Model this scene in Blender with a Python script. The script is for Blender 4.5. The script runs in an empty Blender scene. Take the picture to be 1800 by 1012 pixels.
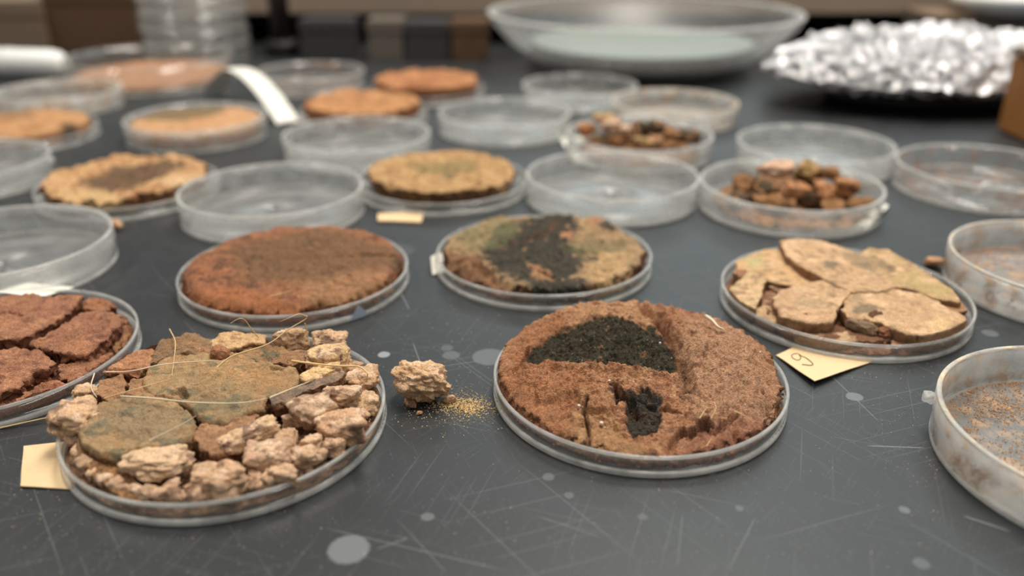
import bpy, math, random
import numpy as np
from mathutils import Vector, Matrix

# ------------------------------------------------------------------ camera, world, lights, exposure
S = 0.001                                    # all modelling below is written in millimetres
CAM_H, PITCH, FPX = 154.2, math.radians(24.19), 1497.0
scn = bpy.context.scene
C = scn.collection
cam_data = bpy.data.cameras.new('camera')
cam = bpy.data.objects.new('camera', cam_data)
C.objects.link(cam)
cam.location = (0, 0, CAM_H * S)
cam.rotation_euler = (math.pi / 2 - PITCH, 0, 0)
cam_data.sensor_width = 36
cam_data.lens = FPX / 1800 * 36
cam_data.clip_start = 0.01
cam_data.clip_end = 50
cam_data.dof.use_dof = True
cam_data.dof.focus_distance = 0.283
cam_data.dof.aperture_fstop = cam_data.lens / 5.7
scn.camera = cam
scn.view_settings.view_transform = 'Standard'
scn.view_settings.look = 'None'
scn.view_settings.gamma = 1
scn.view_settings.use_curve_mapping = False
scn.view_settings.exposure = 0.0
scn.cycles.transparent_max_bounces = 40
scn.cycles.max_bounces = 8
scn.cycles.glossy_bounces = 4
scn.cycles.diffuse_bounces = 3
scn.cycles.sample_clamp_indirect = 4.0

w = bpy.data.worlds.new('world'); scn.world = w
w.use_nodes = True
w.node_tree.nodes['Background'].inputs[0].default_value = (0.90, 0.97, 1.0, 1)
w.node_tree.nodes['Background'].inputs[1].default_value = 0.22

def area(name, loc, size, power, col=(1, 1, 1), target=None):
    l = bpy.data.lights.new(name, 'AREA'); l.shape = 'RECTANGLE'
    l.size, l.size_y = size; l.energy = power; l.color = col
    o = bpy.data.objects.new(name, l); C.objects.link(o); o.location = loc
    if target is not None:
        d = Vector(target) - Vector(loc); o.rotation_euler = d.to_track_quat('-Z', 'Y').to_euler()
    return o
WARM = (1.0, 0.93, 0.84)
area('ceiling_light', (0.25, 0.75, 1.55), (0.35, 1.2), 29, WARM)
area('ceiling_light', (-1.2, 0.7, 1.6), (0.35, 1.2), 18, WARM)
area('ceiling_light', (1.0, -0.3, 1.6), (0.35, 1.2), 11, WARM)
area('ceiling_light', (1.0, 1.95, 1.75), (1.2, 1.3), 13, (0.80, 0.96, 1.0))
area('ceiling_light', (0.6, 4.3, 1.9), (2.4, 2.0), 34, (0.80, 0.95, 1.0))

# ------------------------------------------------------------------ helpers
def lin(c):
    c = [x / 255 for x in c[:3]]
    return [x / 12.92 if x <= .04045 else ((x + .055) / 1.055) ** 2.4 for x in c]

def at(px, py, z=0.0):                        # a point of the photograph -> the point of the plane at height z (mm)
    u = (px - 900) / FPX; v = (py - 506) / FPX
    cp, sp = math.cos(PITCH), math.sin(PITCH)
    d = (u, cp - v * sp, -sp - v * cp)
    t = (z - CAM_H) / d[2]
    return (d[0] * t, d[1] * t)

def _h(ix, iy, iz, seed):
    n = (ix.astype(np.int64) * 374761393 + iy.astype(np.int64) * 668265263 + iz.astype(np.int64) * 2147483647 + seed * 144665) & 0xffffffff
    n = ((n ^ (n >> 13)) * 1274126177) & 0xffffffff
    n = ((n ^ (n >> 16)) * 2246822519) & 0xffffffff
    n = n ^ (n >> 15)
    return (n & 0xffffff) / float(0xffffff)

def vnoise(P, scale=1.0, seed=0):             # smooth value noise, -1..1
    Q = P * scale + seed * 7.31
    I = np.floor(Q).astype(np.int64); f = Q - I
    f = f * f * f * (f * (f * 6 - 15) + 10)
    x, y, z = I[:, 0], I[:, 1], I[:, 2]
    r = 0
    for dx in (0, 1):
        wx = f[:, 0] if dx else 1 - f[:, 0]
        for dy in (0, 1):
            wy = f[:, 1] if dy else 1 - f[:, 1]
            for dz in (0, 1):
                wz = f[:, 2] if dz else 1 - f[:, 2]
                r = r + wx * wy * wz * _h(x + dx, y + dy, z + dz, seed)
    return r * 2 - 1

def fbm(P, scale=1.0, oct=3, seed=0, gain=.5):
    a, t, r = 1.0, 0.0, 0
    for o in range(oct):
        r = r + a * vnoise(P, scale * 2.03 ** o, seed + o * 17); t += a; a *= gain
    return r / t

def worley(P, scale=1.0, seed=0):             # F1 distance and cell value
    Q = P * scale; I = np.floor(Q).astype(np.int64)
    best = np.full(len(P), 9.0); cell = np.zeros(len(P))
    for dx in (-1, 0, 1):
        for dy in (-1, 0, 1):
            for dz in (-1, 0, 1):
                x, y, z = I[:, 0] + dx, I[:, 1] + dy, I[:, 2] + dz
                px = x + _h(x, y, z, seed); py = y + _h(x, y, z, seed + 1); pz = z + _h(x, y, z, seed + 2)
                d = (px - Q[:, 0]) ** 2 + (py - Q[:, 1]) ** 2 + (pz - Q[:, 2]) ** 2
                m = d < best
                best = np.where(m, d, best); cell = np.where(m, _h(x, y, z, seed + 3), cell)
    return np.sqrt(best), cell

def sstep(a, b, x):
    t = np.clip((x - a) / (b - a), 0, 1)
    return t * t * (3 - 2 * t)

def seg_dist(P, pts):
    best = np.full(len(P), 1e9)
    for a, b in zip(pts[:-1], pts[1:]):
        a = np.array(a, float); b = np.array(b, float); ab = b - a
        t = np.clip(((P - a) @ ab) / max(ab @ ab, 1e-9), 0, 1)
        best = np.minimum(best, np.hypot(*(P - a - t[:, None] * ab).T))
    return best

def poly_sdf(P, pts):
    pts = [tuple(p) for p in pts]
    d = seg_dist(P, pts + [pts[0]])
    ins = np.zeros(len(P), bool)
    for (x0, y0), (x1, y1) in zip(pts, pts[1:] + pts[:1]):
        if y0 == y1: continue
        c = ((y0 > P[:, 1]) != (y1 > P[:, 1])) & (P[:, 0] < (x1 - x0) * (P[:, 1] - y0) / (y1 - y0) + x0)
        ins ^= c
    return np.where(ins, -d, d)

def mesh_obj(name, V, F, mat, parent=None, smooth=True, cols=None, F2=None):
    me = bpy.data.meshes.new(name)
    V = np.asarray(V, float) * S
    faces = [np.asarray(F)] if len(F) else []
    if F2 is not None and len(F2): faces.append(np.asarray(F2))
    me.vertices.add(len(V)); me.vertices.foreach_set('co', V.ravel())
    loops = np.concatenate([f.ravel() for f in faces]).astype(np.int32)
    tot = np.concatenate([np.full(len(f), f.shape[1], np.int32) for f in faces])
    st = np.concatenate([[0], np.cumsum(tot)[:-1]]).astype(np.int32)
    me.loops.add(len(loops)); me.loops.foreach_set('vertex_index', loops)
    me.polygons.add(len(tot)); me.polygons.foreach_set('loop_start', st); me.polygons.foreach_set('loop_total', tot)
    me.update(calc_edges=True)
    me.polygons.foreach_set('use_smooth', np.full(len(tot), smooth))
    if cols is not None:
        a = me.color_attributes.new('Col', 'FLOAT_COLOR', 'POINT')
        c = np.ones((len(V), 4)); c[:, :3] = cols
        a.data.foreach_set('color', c.ravel())
    me.materials.append(mat)
    me.validate()
    o = bpy.data.objects.new(name, me); C.objects.link(o)
    if parent is not None: o.parent = parent
    return o

def empty(name, loc=(0, 0, 0)):
    o = bpy.data.objects.new(name, None); C.objects.link(o)
    o.empty_display_size = .01
    o.location = Vector(loc) * S
    return o

def tag(o, label, cat, group=None, kind=None):
    if label: o['label'] = label
    if cat: o['category'] = cat
    if group: o['group'] = group
    if kind: o['kind'] = kind
    return o

def grid_faces(nr, na, closed=True):
    r = np.arange(nr - 1)[:, None]; a = np.arange(na)[None]
    a2 = (a + 1) % na
    return np.stack([r * na + a, (r + 1) * na + a, (r + 1) * na + a2, r * na + a2], -1).reshape(-1, 4)

def lathe(profile, na=96):                    # open or closed list of (r, z)
    p = np.array(profile, float); t = np.linspace(0, 2 * np.pi, na, endpoint=False)
    V = np.stack([p[:, 0, None] * np.cos(t), p[:, 0, None] * np.sin(t), p[:, 1, None] + 0 * t], -1).reshape(-1, 3)
    return V, grid_faces(len(p), na)

def lathe_closed(profile, na=96):
    p = list(profile) + [profile[0]]
    V, F = lathe(p, na)
    n = (len(p) - 1) * na
    F = np.where(F >= n, F - n, F)
    return V[:n], F

def box_vf(x0, x1, y0, y1, z0, z1, b=0.8):    # box with chamfered edges
    import bmesh
    bm = bmesh.new(); bmesh.ops.create_cube(bm, size=1)
    for v in bm.verts:
        v.co = Vector(((x0 + x1) / 2 + v.co.x * (x1 - x0), (y0 + y1) / 2 + v.co.y * (y1 - y0), (z0 + z1) / 2 + v.co.z * (z1 - z0)))
    if b: bmesh.ops.bevel(bm, geom=bm.edges[:], offset=b, segments=2, affect='EDGES')
    return bm
def bm_obj(name, bm, mat, parent=None, smooth=False):
    me = bpy.data.meshes.new(name)
    for v in bm.verts: v.co *= S
    bm.to_mesh(me); bm.free(); me.materials.append(mat)
    if smooth: me.polygons.foreach_set('use_smooth', [True] * len(me.polygons))
    o = bpy.data.objects.new(name, me); C.objects.link(o)
    if parent is not None: o.parent = parent
    return o
def box(name, dims, mat, parent=None, b=0.8):
    return bm_obj(name, box_vf(*dims, b=b), mat, parent)

def tube(name, pts, r, mat, parent=None, n=6, taper=True, smooth=True):
    P = np.array(pts, float)
    # Catmull-Rom resample
    Q = np.vstack([2 * P[0] - P[1], P, 2 * P[-1] - P[-2]]); out = []
    for i in range(1, len(Q) - 2):
        for t in np.linspace(0, 1, 7, endpoint=False):
            a, b, c, d = Q[i - 1], Q[i], Q[i + 1], Q[i + 2]
            out.append(.5 * (2 * b + (c - a) * t + (2 * a - 5 * b + 4 * c - d) * t * t + (3 * b - a - 3 * c + d) * t ** 3))
    out.append(P[-1]); K = np.array(out); m = len(K)
    T = np.gradient(K, axis=0); T /= np.linalg.norm(T, axis=1)[:, None] + 1e-9
    up = np.array([0.13, 0.21, 0.97]); A = np.cross(T, up); A /= np.linalg.norm(A, axis=1)[:, None] + 1e-9; B = np.cross(T, A)
    th = np.linspace(0, 2 * np.pi, n, endpoint=False)
    rr = r * (1 - .6 * np.linspace(0, 1, m)) if taper else np.full(m, r)
    V = (K[:, None] + rr[:, None, None] * (np.cos(th)[None, :, None] * A[:, None] + np.sin(th)[None, :, None] * B[:, None])).reshape(-1, 3)
    V = np.vstack([V, K[0], K[-1]]); F = grid_faces(m, n)
    a = np.arange(n); b = (a + 1) % n
    F2 = np.vstack([np.stack([np.full(n, len(V) - 2), b, a], 1), np.stack([np.full(n, len(V) - 1), (m - 1) * n + a, (m - 1) * n + b], 1)])
    return mesh_obj(name, V, F, mat, parent, smooth, F2=F2)

# ------------------------------------------------------------------ materials
class NT:
    def __init__(s, name):
        s.m = bpy.data.materials.new(name); s.m.use_nodes = True
        s.t = s.m.node_tree; s.t.nodes.clear()
        s.out = s.n('ShaderNodeOutputMaterial')
    def n(s, typ, **kw):
        x = s.t.nodes.new(typ)
        for k, v in kw.items(): setattr(x, k, v)
        return x
    def l(s, a, b): s.t.links.new(a, b)
    def obj(s, sc=(1000, 1000, 1000), rot=(0, 0, 0), loc=(0, 0, 0)):
        c = s.n('ShaderNodeTexCoord'); m = s.n('ShaderNodeMapping')
        s.l(c.outputs['Object'], m.inputs[0]); m.inputs['Scale'].default_value = sc; m.inputs['Rotation'].default_value = rot; m.inputs['Location'].default_value = loc
        return m.outputs[0]
    def noise(s, v, scale, detail=3, rough=.55):
        x = s.n('ShaderNodeTexNoise'); s.l(v, x.inputs['Vector']); x.inputs['Scale'].default_value = scale
        x.inputs['Detail'].default_value = detail; x.inputs['Roughness'].default_value = rough
        return x.outputs['Fac']
    def math(s, op, a, b=None, clamp=False):
        x = s.n('ShaderNodeMath', operation=op, use_clamp=clamp)
        for i, q in enumerate((a, b)):
            if q is None: continue
            if isinstance(q, (int, float)): x.inputs[i].default_value = q
            else: s.l(q, x.inputs[i])
        return x.outputs[0]
    def ramp(s, v, lo, hi, a=0.0, b=1.0):
        x = s.n('ShaderNodeMapRange', interpolation_type='SMOOTHSTEP'); s.l(v, x.inputs['Value'])
        for k, q in zip(('From Min', 'From Max', 'To Min', 'To Max'), (lo, hi, a, b)): x.inputs[k].default_value = q
        return x.outputs[0]
    def mix(s, f, a, b, mode='MIX'):
        x = s.n('ShaderNodeMix', data_type='RGBA', blend_type=mode)
        for i, q in ((0, f), (6, a), (7, b)):
            if isinstance(q, (int, float)): x.inputs[i].default_value = q
            elif isinstance(q, (list, tuple)): x.inputs[i].default_value = (*q[:3], 1)
            else: s.l(q, x.inputs[i])
        return x.outputs[2]
    def bsdf(s, col=None, rough=.5, metal=0.0, spec=.5):
        x = s.n('ShaderNodeBsdfPrincipled')
        if col is not None:
            if isinstance(col, (list, tuple)): x.inputs['Base Color'].default_value = (*col[:3], 1)
            else: s.l(col, x.inputs['Base Color'])
        if isinstance(rough, (int, float)): x.inputs['Roughness'].default_value = rough
        else: s.l(rough, x.inputs['Roughness'])
        x.inputs['Metallic'].default_value = metal; x.inputs['Specular IOR Level'].default_value = spec
        return x
    def bump(s, h, dist, strength=1.0):
        x = s.n('ShaderNodeBump'); s.l(h, x.inputs['Height']); x.inputs['Distance'].default_value = dist * S; x.inputs['Strength'].default_value = strength
        return x.outputs[0]
    def shmix(s, f, a, b):
        x = s.n('ShaderNodeMixShader')
        if isinstance(f, (int, float)): x.inputs[0].default_value = f
        else: s.l(f, x.inputs[0])
        s.l(a, x.inputs[1]); s.l(b, x.inputs[2])
        return x.outputs[0]

def simple_mat(name, rgb, rough=.5, metal=0, var=.12, scale=.3, bump=0.0, spec=.5):
    k = NT(name); v = k.obj(); f = k.noise(v, scale, 4)
    c = lin(rgb); col = k.mix(f, [x * (1 - var) for x in c], [min(1, x * (1 + var)) for x in c])
    b = k.bsdf(col, rough, metal, spec)
    if bump: k.l(k.bump(k.noise(v, 2.0, 4), bump), b.inputs['Normal'])
    k.l(b.outputs[0], k.out.inputs[0]); return k.m

def soil_mat(name, grain=.5, speck=.0, bump=.35, fine=1.0):
    k = NT(name); v = k.obj()
    at_ = k.n('ShaderNodeAttribute', attribute_name='Col')
    n1 = k.noise(v, .35 * fine, 5, .6); n2 = k.noise(v, 1.6 * fine, 4, .65); n3 = k.noise(v, 5.0 * fine, 2, .6)
    m = k.math('ADD', k.math('MULTIPLY', k.ramp(n2, .25, .75), grain), 1 - grain * .5)
    m = k.math('MULTIPLY', m, k.math('ADD', k.math('MULTIPLY', k.ramp(n1, .3, .7), .3), .85))
    m = k.math('MULTIPLY', m, k.math('ADD', k.math('MULTIPLY', k.ramp(n3, .3, .7), grain * .7), 1 - grain * .35))
    comb = k.n('ShaderNodeCombineColor')
    for i in range(3): k.l(m, comb.inputs[i])
    col = k.mix(1.0, at_.outputs['Color'], comb.outputs[0], 'MULTIPLY')
    hue = k.mix(k.ramp(k.noise(v, .8 * fine, 2), .45, .7), (1.04, 1.03, 1.02), (1.08, .97, .88)); col = k.mix(.6, col, k.mix(1.0, col, hue, 'MULTIPLY'))
    if speck:
        vo = k.n('ShaderNodeTexVoronoi'); k.l(v, vo.inputs['Vector']); vo.inputs['Scale'].default_value = 1.3
        sp = k.math('MULTIPLY', k.ramp(vo.outputs['Distance'], .16, .26, 1, 0), k.ramp(k.noise(v, .6, 2), .5, .62))
        sep = k.n('ShaderNodeSeparateColor'); k.l(vo.outputs['Color'], sep.inputs[0])
        sp = k.math('MULTIPLY', sp, k.ramp(sep.outputs[0], 1 - speck, 1 - speck + .05))
        col = k.mix(sp, col, lin((232, 190, 140)))
    b = k.bsdf(col, .92, 0, .25)
    vg = k.n('ShaderNodeTexVoronoi'); k.l(v, vg.inputs['Vector']); vg.inputs['Scale'].default_value = 2.4 * fine
    h = k.math('ADD', k.math('MULTIPLY', n2, 1.0), k.math('MULTIPLY', n3, .45))
    h = k.math('SUBTRACT', h, k.math('MULTIPLY', vg.outputs['Distance'], .55 * grain))
    k.l(k.bump(h, bump * 1.6), b.inputs['Normal'])
    k.l(b.outputs[0], k.out.inputs[0]); return k.m

def dish_mat(name, haze=.05, dirt=0.0, dirt_rgb=(196, 160, 122), rough=.04, dscale=.12):
    k = NT(name)
    c = k.n('ShaderNodeTexCoord'); oi = k.n('ShaderNodeObjectInfo')
    mp = k.n('ShaderNodeVectorMath', operation='SCALE'); k.l(c.outputs['Object'], mp.inputs[0]); mp.inputs['Scale'].default_value = 1000
    ad = k.n('ShaderNodeVectorMath', operation='ADD'); k.l(mp.outputs[0], ad.inputs[0])
    k.l(k.math('MULTIPLY', oi.outputs['Random'], 300), ad.inputs[1]); v = ad.outputs[0]
    tr = k.n('ShaderNodeBsdfTransparent'); tr.inputs[0].default_value = (.965, .97, .965, 1)
    gl = k.n('ShaderNodeBsdfGlossy'); gl.inputs['Roughness'].default_value = rough; gl.inputs[0].default_value = (1, 1, 1, 1)
    ge = k.n('ShaderNodeNewGeometry'); dt = k.n('ShaderNodeVectorMath', operation='DOT_PRODUCT'); k.l(ge.outputs['Normal'], dt.inputs[0]); k.l(ge.outputs['Incoming'], dt.inputs[1])
    gz = k.math('SUBTRACT', 1.0, k.math('ABSOLUTE', dt.outputs['Value']), True)
    fr = k.math('ADD', k.math('MULTIPLY', k.math('POWER', gz, 5.0), .9), .04)      # reflectance of a thin plastic sheet, same from both sides
    s = k.shmix(fr, tr.outputs[0], gl.outputs[0])
    df = k.n('ShaderNodeBsdfDiffuse'); df.inputs[0].default_value = (.86, .85, .82, 1)
    tl = k.n('ShaderNodeBsdfTranslucent'); tl.inputs[0].default_value = (.86, .85, .82, 1)
    dm = k.shmix(.5, df.outputs[0], tl.outputs[0])
    hz = k.math('MULTIPLY', k.ramp(k.noise(v, .09, 4), .2, .85, .5, 1.7), haze)
    s = k.shmix(hz, s, dm)
    if dirt:
        mp2 = k.n('ShaderNodeMapping'); k.l(v, mp2.inputs[0]); mp2.inputs['Scale'].default_value = (1, 1, .9)
        n1 = k.noise(mp2.outputs[0], dscale, 6, .72); n2 = k.noise(v, .9, 3)
        mk = k.math('MULTIPLY', k.ramp(n1, .62 - .25 * dirt, .78 - .2 * dirt), k.ramp(n2, .3, .6, .35, 1))
        dd = k.n('ShaderNodeBsdfDiffuse'); cc = lin(dirt_rgb)
        k.l(k.mix(k.noise(v, .25, 3), [x * .7 for x in cc], [min(1, x * 1.3) for x in cc]), dd.inputs[0])
        s = k.shmix(k.math('MULTIPLY', mk, min(1, .35 + dirt * .6)), s, dd.outputs[0])
    k.l(s, k.out.inputs[0]); return k.m

M = {}
M['grain'] = soil_mat('grainy_soil', .75, .5, .55)
M['fine'] = soil_mat('fine_soil', .50, .0, .36)
M['chalk'] = soil_mat('chalky_soil', .55, .0, .5)
M['clear'] = dish_mat('clear_polystyrene', .05)
M['plate'] = dish_mat('clear_base_polystyrene', .10, rough=.28)
M['plate_dirty'] = dish_mat('stained_base_polystyrene', .16, .62, (196, 158, 120), .35)
M['clear_rim'] = dish_mat('polystyrene_rim', .34, rough=.15)
M['foot'] = dish_mat('polystyrene_foot', .62, rough=.2)  # strong white haze paints the bright line refracted along the base
M['hazy'] = dish_mat('hazy_polystyrene', .22, .12, rough=.12)
M['hazy_rim'] = dish_mat('hazy_polystyrene_rim', .5, rough=.2)
M['dirty'] = dish_mat('soil_stained_polystyrene', .34, .62, (196, 158, 120), .12)
M['dirty_rim'] = dish_mat('soil_stained_rim', .62, .75, (232, 208, 176), .2)
M['stained'] = dish_mat('orange_stained_polystyrene', .10, .45, (186, 120, 74), .1)
M['glass'] = dish_mat('thick_glass', .06, rough=.42)
M['paper'] = simple_mat('buff_paper', (226, 196, 152), .8, var=.08, scale=.6, bump=.12)
M['white_paper'] = simple_mat('white_paper', (236, 232, 220), .7, var=.04)
M['blue_paper'] = simple_mat('pale_blue_tape', (176, 188, 206), .5, var=.05)
M['ink'] = simple_mat('pen_ink', (84, 66, 66), .6)
M['root'] = simple_mat('dry_root', (222, 190, 136), .7, var=.2)
M['root_pale'] = simple_mat('pale_dry_root', (220, 204, 176), .6, var=.15)
M['white_plastic'] = simple_mat('white_plastic', (238, 238, 234), .35, var=.03)
M['black'] = simple_mat('black_metal', (24, 20, 20), .5)
M['wood'] = simple_mat('brown_board', (158, 104, 52), .65, var=.2, scale=.05)
M['beige'] = simple_mat('beige_laminate', (150, 132, 114), .7, var=.1, scale=.01)
M['darkbox'] = simple_mat('dark_grey_card', (58, 56, 56), .7)
M['brownbox'] = simple_mat('dark_brown_card', (92, 66, 44), .7)
M['greybox'] = simple_mat('grey_beige_card', (104, 94, 84), .7)
M['kraft'] = simple_mat('kraft_card', (124, 104, 84), .8)
M['blue'] = simple_mat('blue_plastic', (70, 110, 170), .4)
M['wall'] = simple_mat('painted_wall', (120, 112, 102), .8, scale=.002)
M['floor'] = simple_mat('floor_vinyl', (110, 106, 100), .6, scale=.004)

def foil_mat():
    k = NT('crumpled_aluminium_foil'); v = k.obj()
    b = k.bsdf(lin((232, 230, 230)), .13, 1.0)
    k.l(k.bump(k.noise(v, .5, 5, .7), .5), b.inputs['Normal']); k.l(b.outputs[0], k.out.inputs[0]); return k.m
M['foil'] = foil_mat()

def bench_mat():
    k = NT('black_epoxy_worktop'); v = k.obj()
    n = k.noise(v, .012, 4); f = k.noise(v, 1.2, 3)
    col = k.mix(n, lin((33, 35, 36)), lin((44, 47, 48)))
    marks = None
    def add(x):
        nonlocal marks
        marks = x if marks is None else k.math('MAXIMUM', marks, x)
    # long fine scratches in several directions
    for i, (rot, sx, sy, off) in enumerate(((.35, .035, .35, 3), (1.25, .05, .5, 17), (2.2, .03, .3, 31), (2.8, .06, .45, 47), (.9, .16, 1.1, 61), (1.9, .2, 1.2, 83))):
        tc = k.n('ShaderNodeTexCoord'); mq = k.n('ShaderNodeMapping', vector_type='TEXTURE'); k.l(tc.outputs['Object'], mq.inputs[0])
        mq.inputs['Location'].default_value = (off * S * 3, off * S * 2, 0); mq.inputs['Rotation'].default_value = (0, 0, rot); mq.inputs['Scale'].default_value = (S / sx, S / sy, 1)
        mp = mq.outputs[0]
        vo = k.n('ShaderNodeTexVoronoi', feature='F1'); k.l(mp, vo.inputs['Vector']); vo.inputs['Scale'].default_value = .42
        vo.inputs['Randomness'].default_value = 1
        sep = k.n('ShaderNodeSeparateXYZ')
        df = k.n('ShaderNodeVectorMath', operation='SUBTRACT')
        sc = k.n('ShaderNodeVectorMath', operation='SCALE'); k.l(mp, sc.inputs[0]); sc.inputs['Scale'].default_value = .42
        k.l(mp, df.inputs[0])
        ps = k.n('ShaderNodeVectorMath', operation='SCALE'); k.l(vo.outputs['Position'], ps.inputs[0]); ps.inputs['Scale'].default_value = .42 if False else 1.0
        k.l(vo.outputs['Position'], df.inputs[1]); k.l(df.outputs[0], sep.inputs[0])
        ax = k.math('ABSOLUTE', sep.outputs[0]); ay = k.math('ABSOLUTE', sep.outputs[1])
        line = k.math('MULTIPLY', k.ramp(ay, .006, .03, 1, 0), k.ramp(ax, .25, 1.0, 1, 0))
        sc2 = k.n('ShaderNodeSeparateColor'); k.l(vo.outputs['Color'], sc2.inputs[0])
        line = k.math('MULTIPLY', line, k.ramp(sc2.outputs[0], .35, 1.0, 0, .30))
        add(line)
    # sprinkled pale dust specks
    vo = k.n('ShaderNodeTexVoronoi'); k.l(v, vo.inputs['Vector']); vo.inputs['Scale'].default_value = .6
    s2 = k.n('ShaderNodeSeparateColor'); k.l(vo.outputs['Color'], s2.inputs[0])
    add(k.math('MULTIPLY', k.ramp(vo.outputs['Distance'], .05, .12, 1, 0), k.ramp(s2.outputs[1], .7, 1, 0, .5)))
    # round dried droplets: centre px, half width px, strength
    c = k.n('ShaderNodeTexCoord'); wob = k.math('MULTIPLY', k.math('SUBTRACT', k.noise(v, .5, 2), .5), 1.0)
    for px, py, hw, st in ((613, 965, 38, .42), (860, 627, 31, .26), (793, 624, 16, .22), (786, 611, 11, .18), (675, 623, 11, .8), (752, 908, 12, .28), (1502, 697, 15, .38),
                           (964, 838, 11, .22), (1000, 870, 9, .2), (1590, 896, 10, .3), (1740, 585, 14, .25), (1300, 893, 8, .2), (1250, 830, 8, .2), (530, 440, 14, .12), (700, 440, 30, .10), (1620, 990, 15, .2), (1130, 908, 9, .15)):
        X, Y = at(px, py); zc = Y * math.cos(PITCH) + CAM_H * math.sin(PITCH); R = hw * zc / FPX
        d = k.n('ShaderNodeVectorMath', operation='DISTANCE'); k.l(c.outputs['Object'], d.inputs[0]); d.inputs[1].default_value = (X * S, Y * S, 0)
        dd = k.math('ADD', k.math('MULTIPLY', d.outputs['Value'], 1000.0), wob)
        add(k.ramp(dd, R * .88, R * 1.04, st * .55, 0))
    for x0, y0, x1, y1, wd, st in ((560, 925, 900, 1005, .13, .25), (1295, 765, 1390, 700, .15, .25), (1440, 640, 1550, 745, .12, .3), (1520, 783, 1630, 787, .2, .35), (690, 655, 860, 632, .12, .3), (725, 600, 745, 655, .14, .35),
                                   (1280, 1003, 1330, 905, .12, .2), (1690, 905, 1780, 935, .3, .25), (660, 965, 720, 945, .2, .2), (940, 905, 1060, 945, .12, .2), (705, 515, 720, 545, .15, .4), (1200, 900, 1190, 1000, .12, .15)):
        a = at(x0, y0); b = at(x1, y1); dx, dy = b[0] - a[0], b[1] - a[1]; L = math.hypot(dx, dy); an = math.atan2(dy, dx)
        mp = k.n('ShaderNodeMapping', vector_type='TEXTURE'); k.l(c.outputs['Object'], mp.inputs[0])
        mp.inputs['Location'].default_value = ((a[0] + b[0]) / 2 * S, (a[1] + b[1]) / 2 * S, 0); mp.inputs['Rotation'].default_value = (0, 0, an); mp.inputs['Scale'].default_value = (S, S, 1)
        sep = k.n('ShaderNodeSeparateXYZ'); k.l(mp.outputs[0], sep.inputs[0])
        add(k.math('MULTIPLY', k.ramp(k.math('ABSOLUTE', sep.outputs[1]), wd * .4, wd * 1.3, st, 0), k.ramp(k.math('ABSOLUTE', sep.outputs[0]), L * .35, L * .5, 1, 0)))
    col = k.mix(marks, col, lin((196, 200, 204)))
    rg = k.math('ADD', k.math('MULTIPLY', n, .12), .36); rg = k.math('ADD', rg, k.math('MULTIPLY', f, .05))
    b = k.bsdf(col, rg, 0, .5)
    k.l(k.bump(k.noise(v, .9, 3), .02), b.inputs['Normal'])
    k.l(b.outputs[0], k.out.inputs[0]); return k.m
M['bench'] = bench_mat()

# ------------------------------------------------------------------ the setting
def plane(name, dims, mat):
    o = box(name, dims, mat, b=0); o['kind'] = 'structure'; return o
plane('floor', (-3500, 4500, -3000, 7200, -920, -900), M['floor'])
plane('wall_back', (-3500, 4500, 7000, 7100, -900, 2100), M['wall'])

bench = empty('lab_bench', (0, 0, -900)); tag(bench, 'black epoxy-topped laboratory bench under all the dishes', 'bench')
top = bm_obj('worktop', box_vf(-1300, 1500, -250, 1250, -28, 0, b=0), M['bench'], bench); top.location.z = .9
bm_o = box('cabinet_body', (-1250, 1450, -200, 1200, 0, 871), M['beige'], bench)

# ------------------------------------------------------------------ petri dishes
RS, HS, RD, HD = 50.0, 7.6, 48.5, 15.4
def dish_meshes(R, H, step=False):
    wt = 1.1
    base, F1 = lathe_closed([(0.01, .7), (R - 1.16, .7), (R - 1.16, 1.8), (0.01, 1.8)], 128)
    prof = [(R - .25, 1.95), (R, 2.1)]
    if step: prof += [(R, H * .52), (R + .45, H * .56)]
    prof += [(R + (.45 if step else 0), H - .9), (R - wt, H - .9), (R - wt, 1.95)]
    wall, F2 = lathe_closed(prof, 128)
    Rr = R + (.45 if step else 0)
    rim, F3 = lathe_closed([(Rr, H - .9), (Rr, H - .25), (Rr - .25, H), (R - wt + .25, H), (R - wt, H - .25), (R - wt, H - .9)], 128)
    foot, F4 = lathe_closed([(R - 1.15, 0), (R - .35, 0), (R + .06, .35), (R + .06, 1.75), (R - .3, 1.9), (R - 1.15, 1.9)], 128)
    return [(base, F1), (wall, F2), (rim, F3), (foot, F4)]
PROTO = {}
def make_dish(key, R, H, loc, label, mats=('clear', 'clear', 'clear_rim', 'foot'), group=None, step=False, name='petri_dish'):
    root = empty(name, (loc[0], loc[1], loc[2] if len(loc) > 2 else 0)); tag(root, label, 'petri dish', group)
    pk = (R, H, step)
    if pk not in PROTO:
        PROTO[pk] = [mesh_obj(n, V, F, M['clear']) for n, (V, F) in zip(('base_plate', 'wall', 'rim', 'foot_ring'), dish_meshes(R, H, step))]
        for o in PROTO[pk]: C.objects.unlink(o)
    for src, m in zip(PROTO[pk], mats):
        o = src.copy(); C.objects.link(o); o.parent = root
        o.material_slots[0].link = 'OBJECT'; o.material_slots[0].material = M[m]
    root.rotation_euler.z = (hash_s(key) % 628) / 100
    return root
def hash_s(s): return sum((i + 3) * ord(c) * 131 for i, c in enumerate(s))

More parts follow.
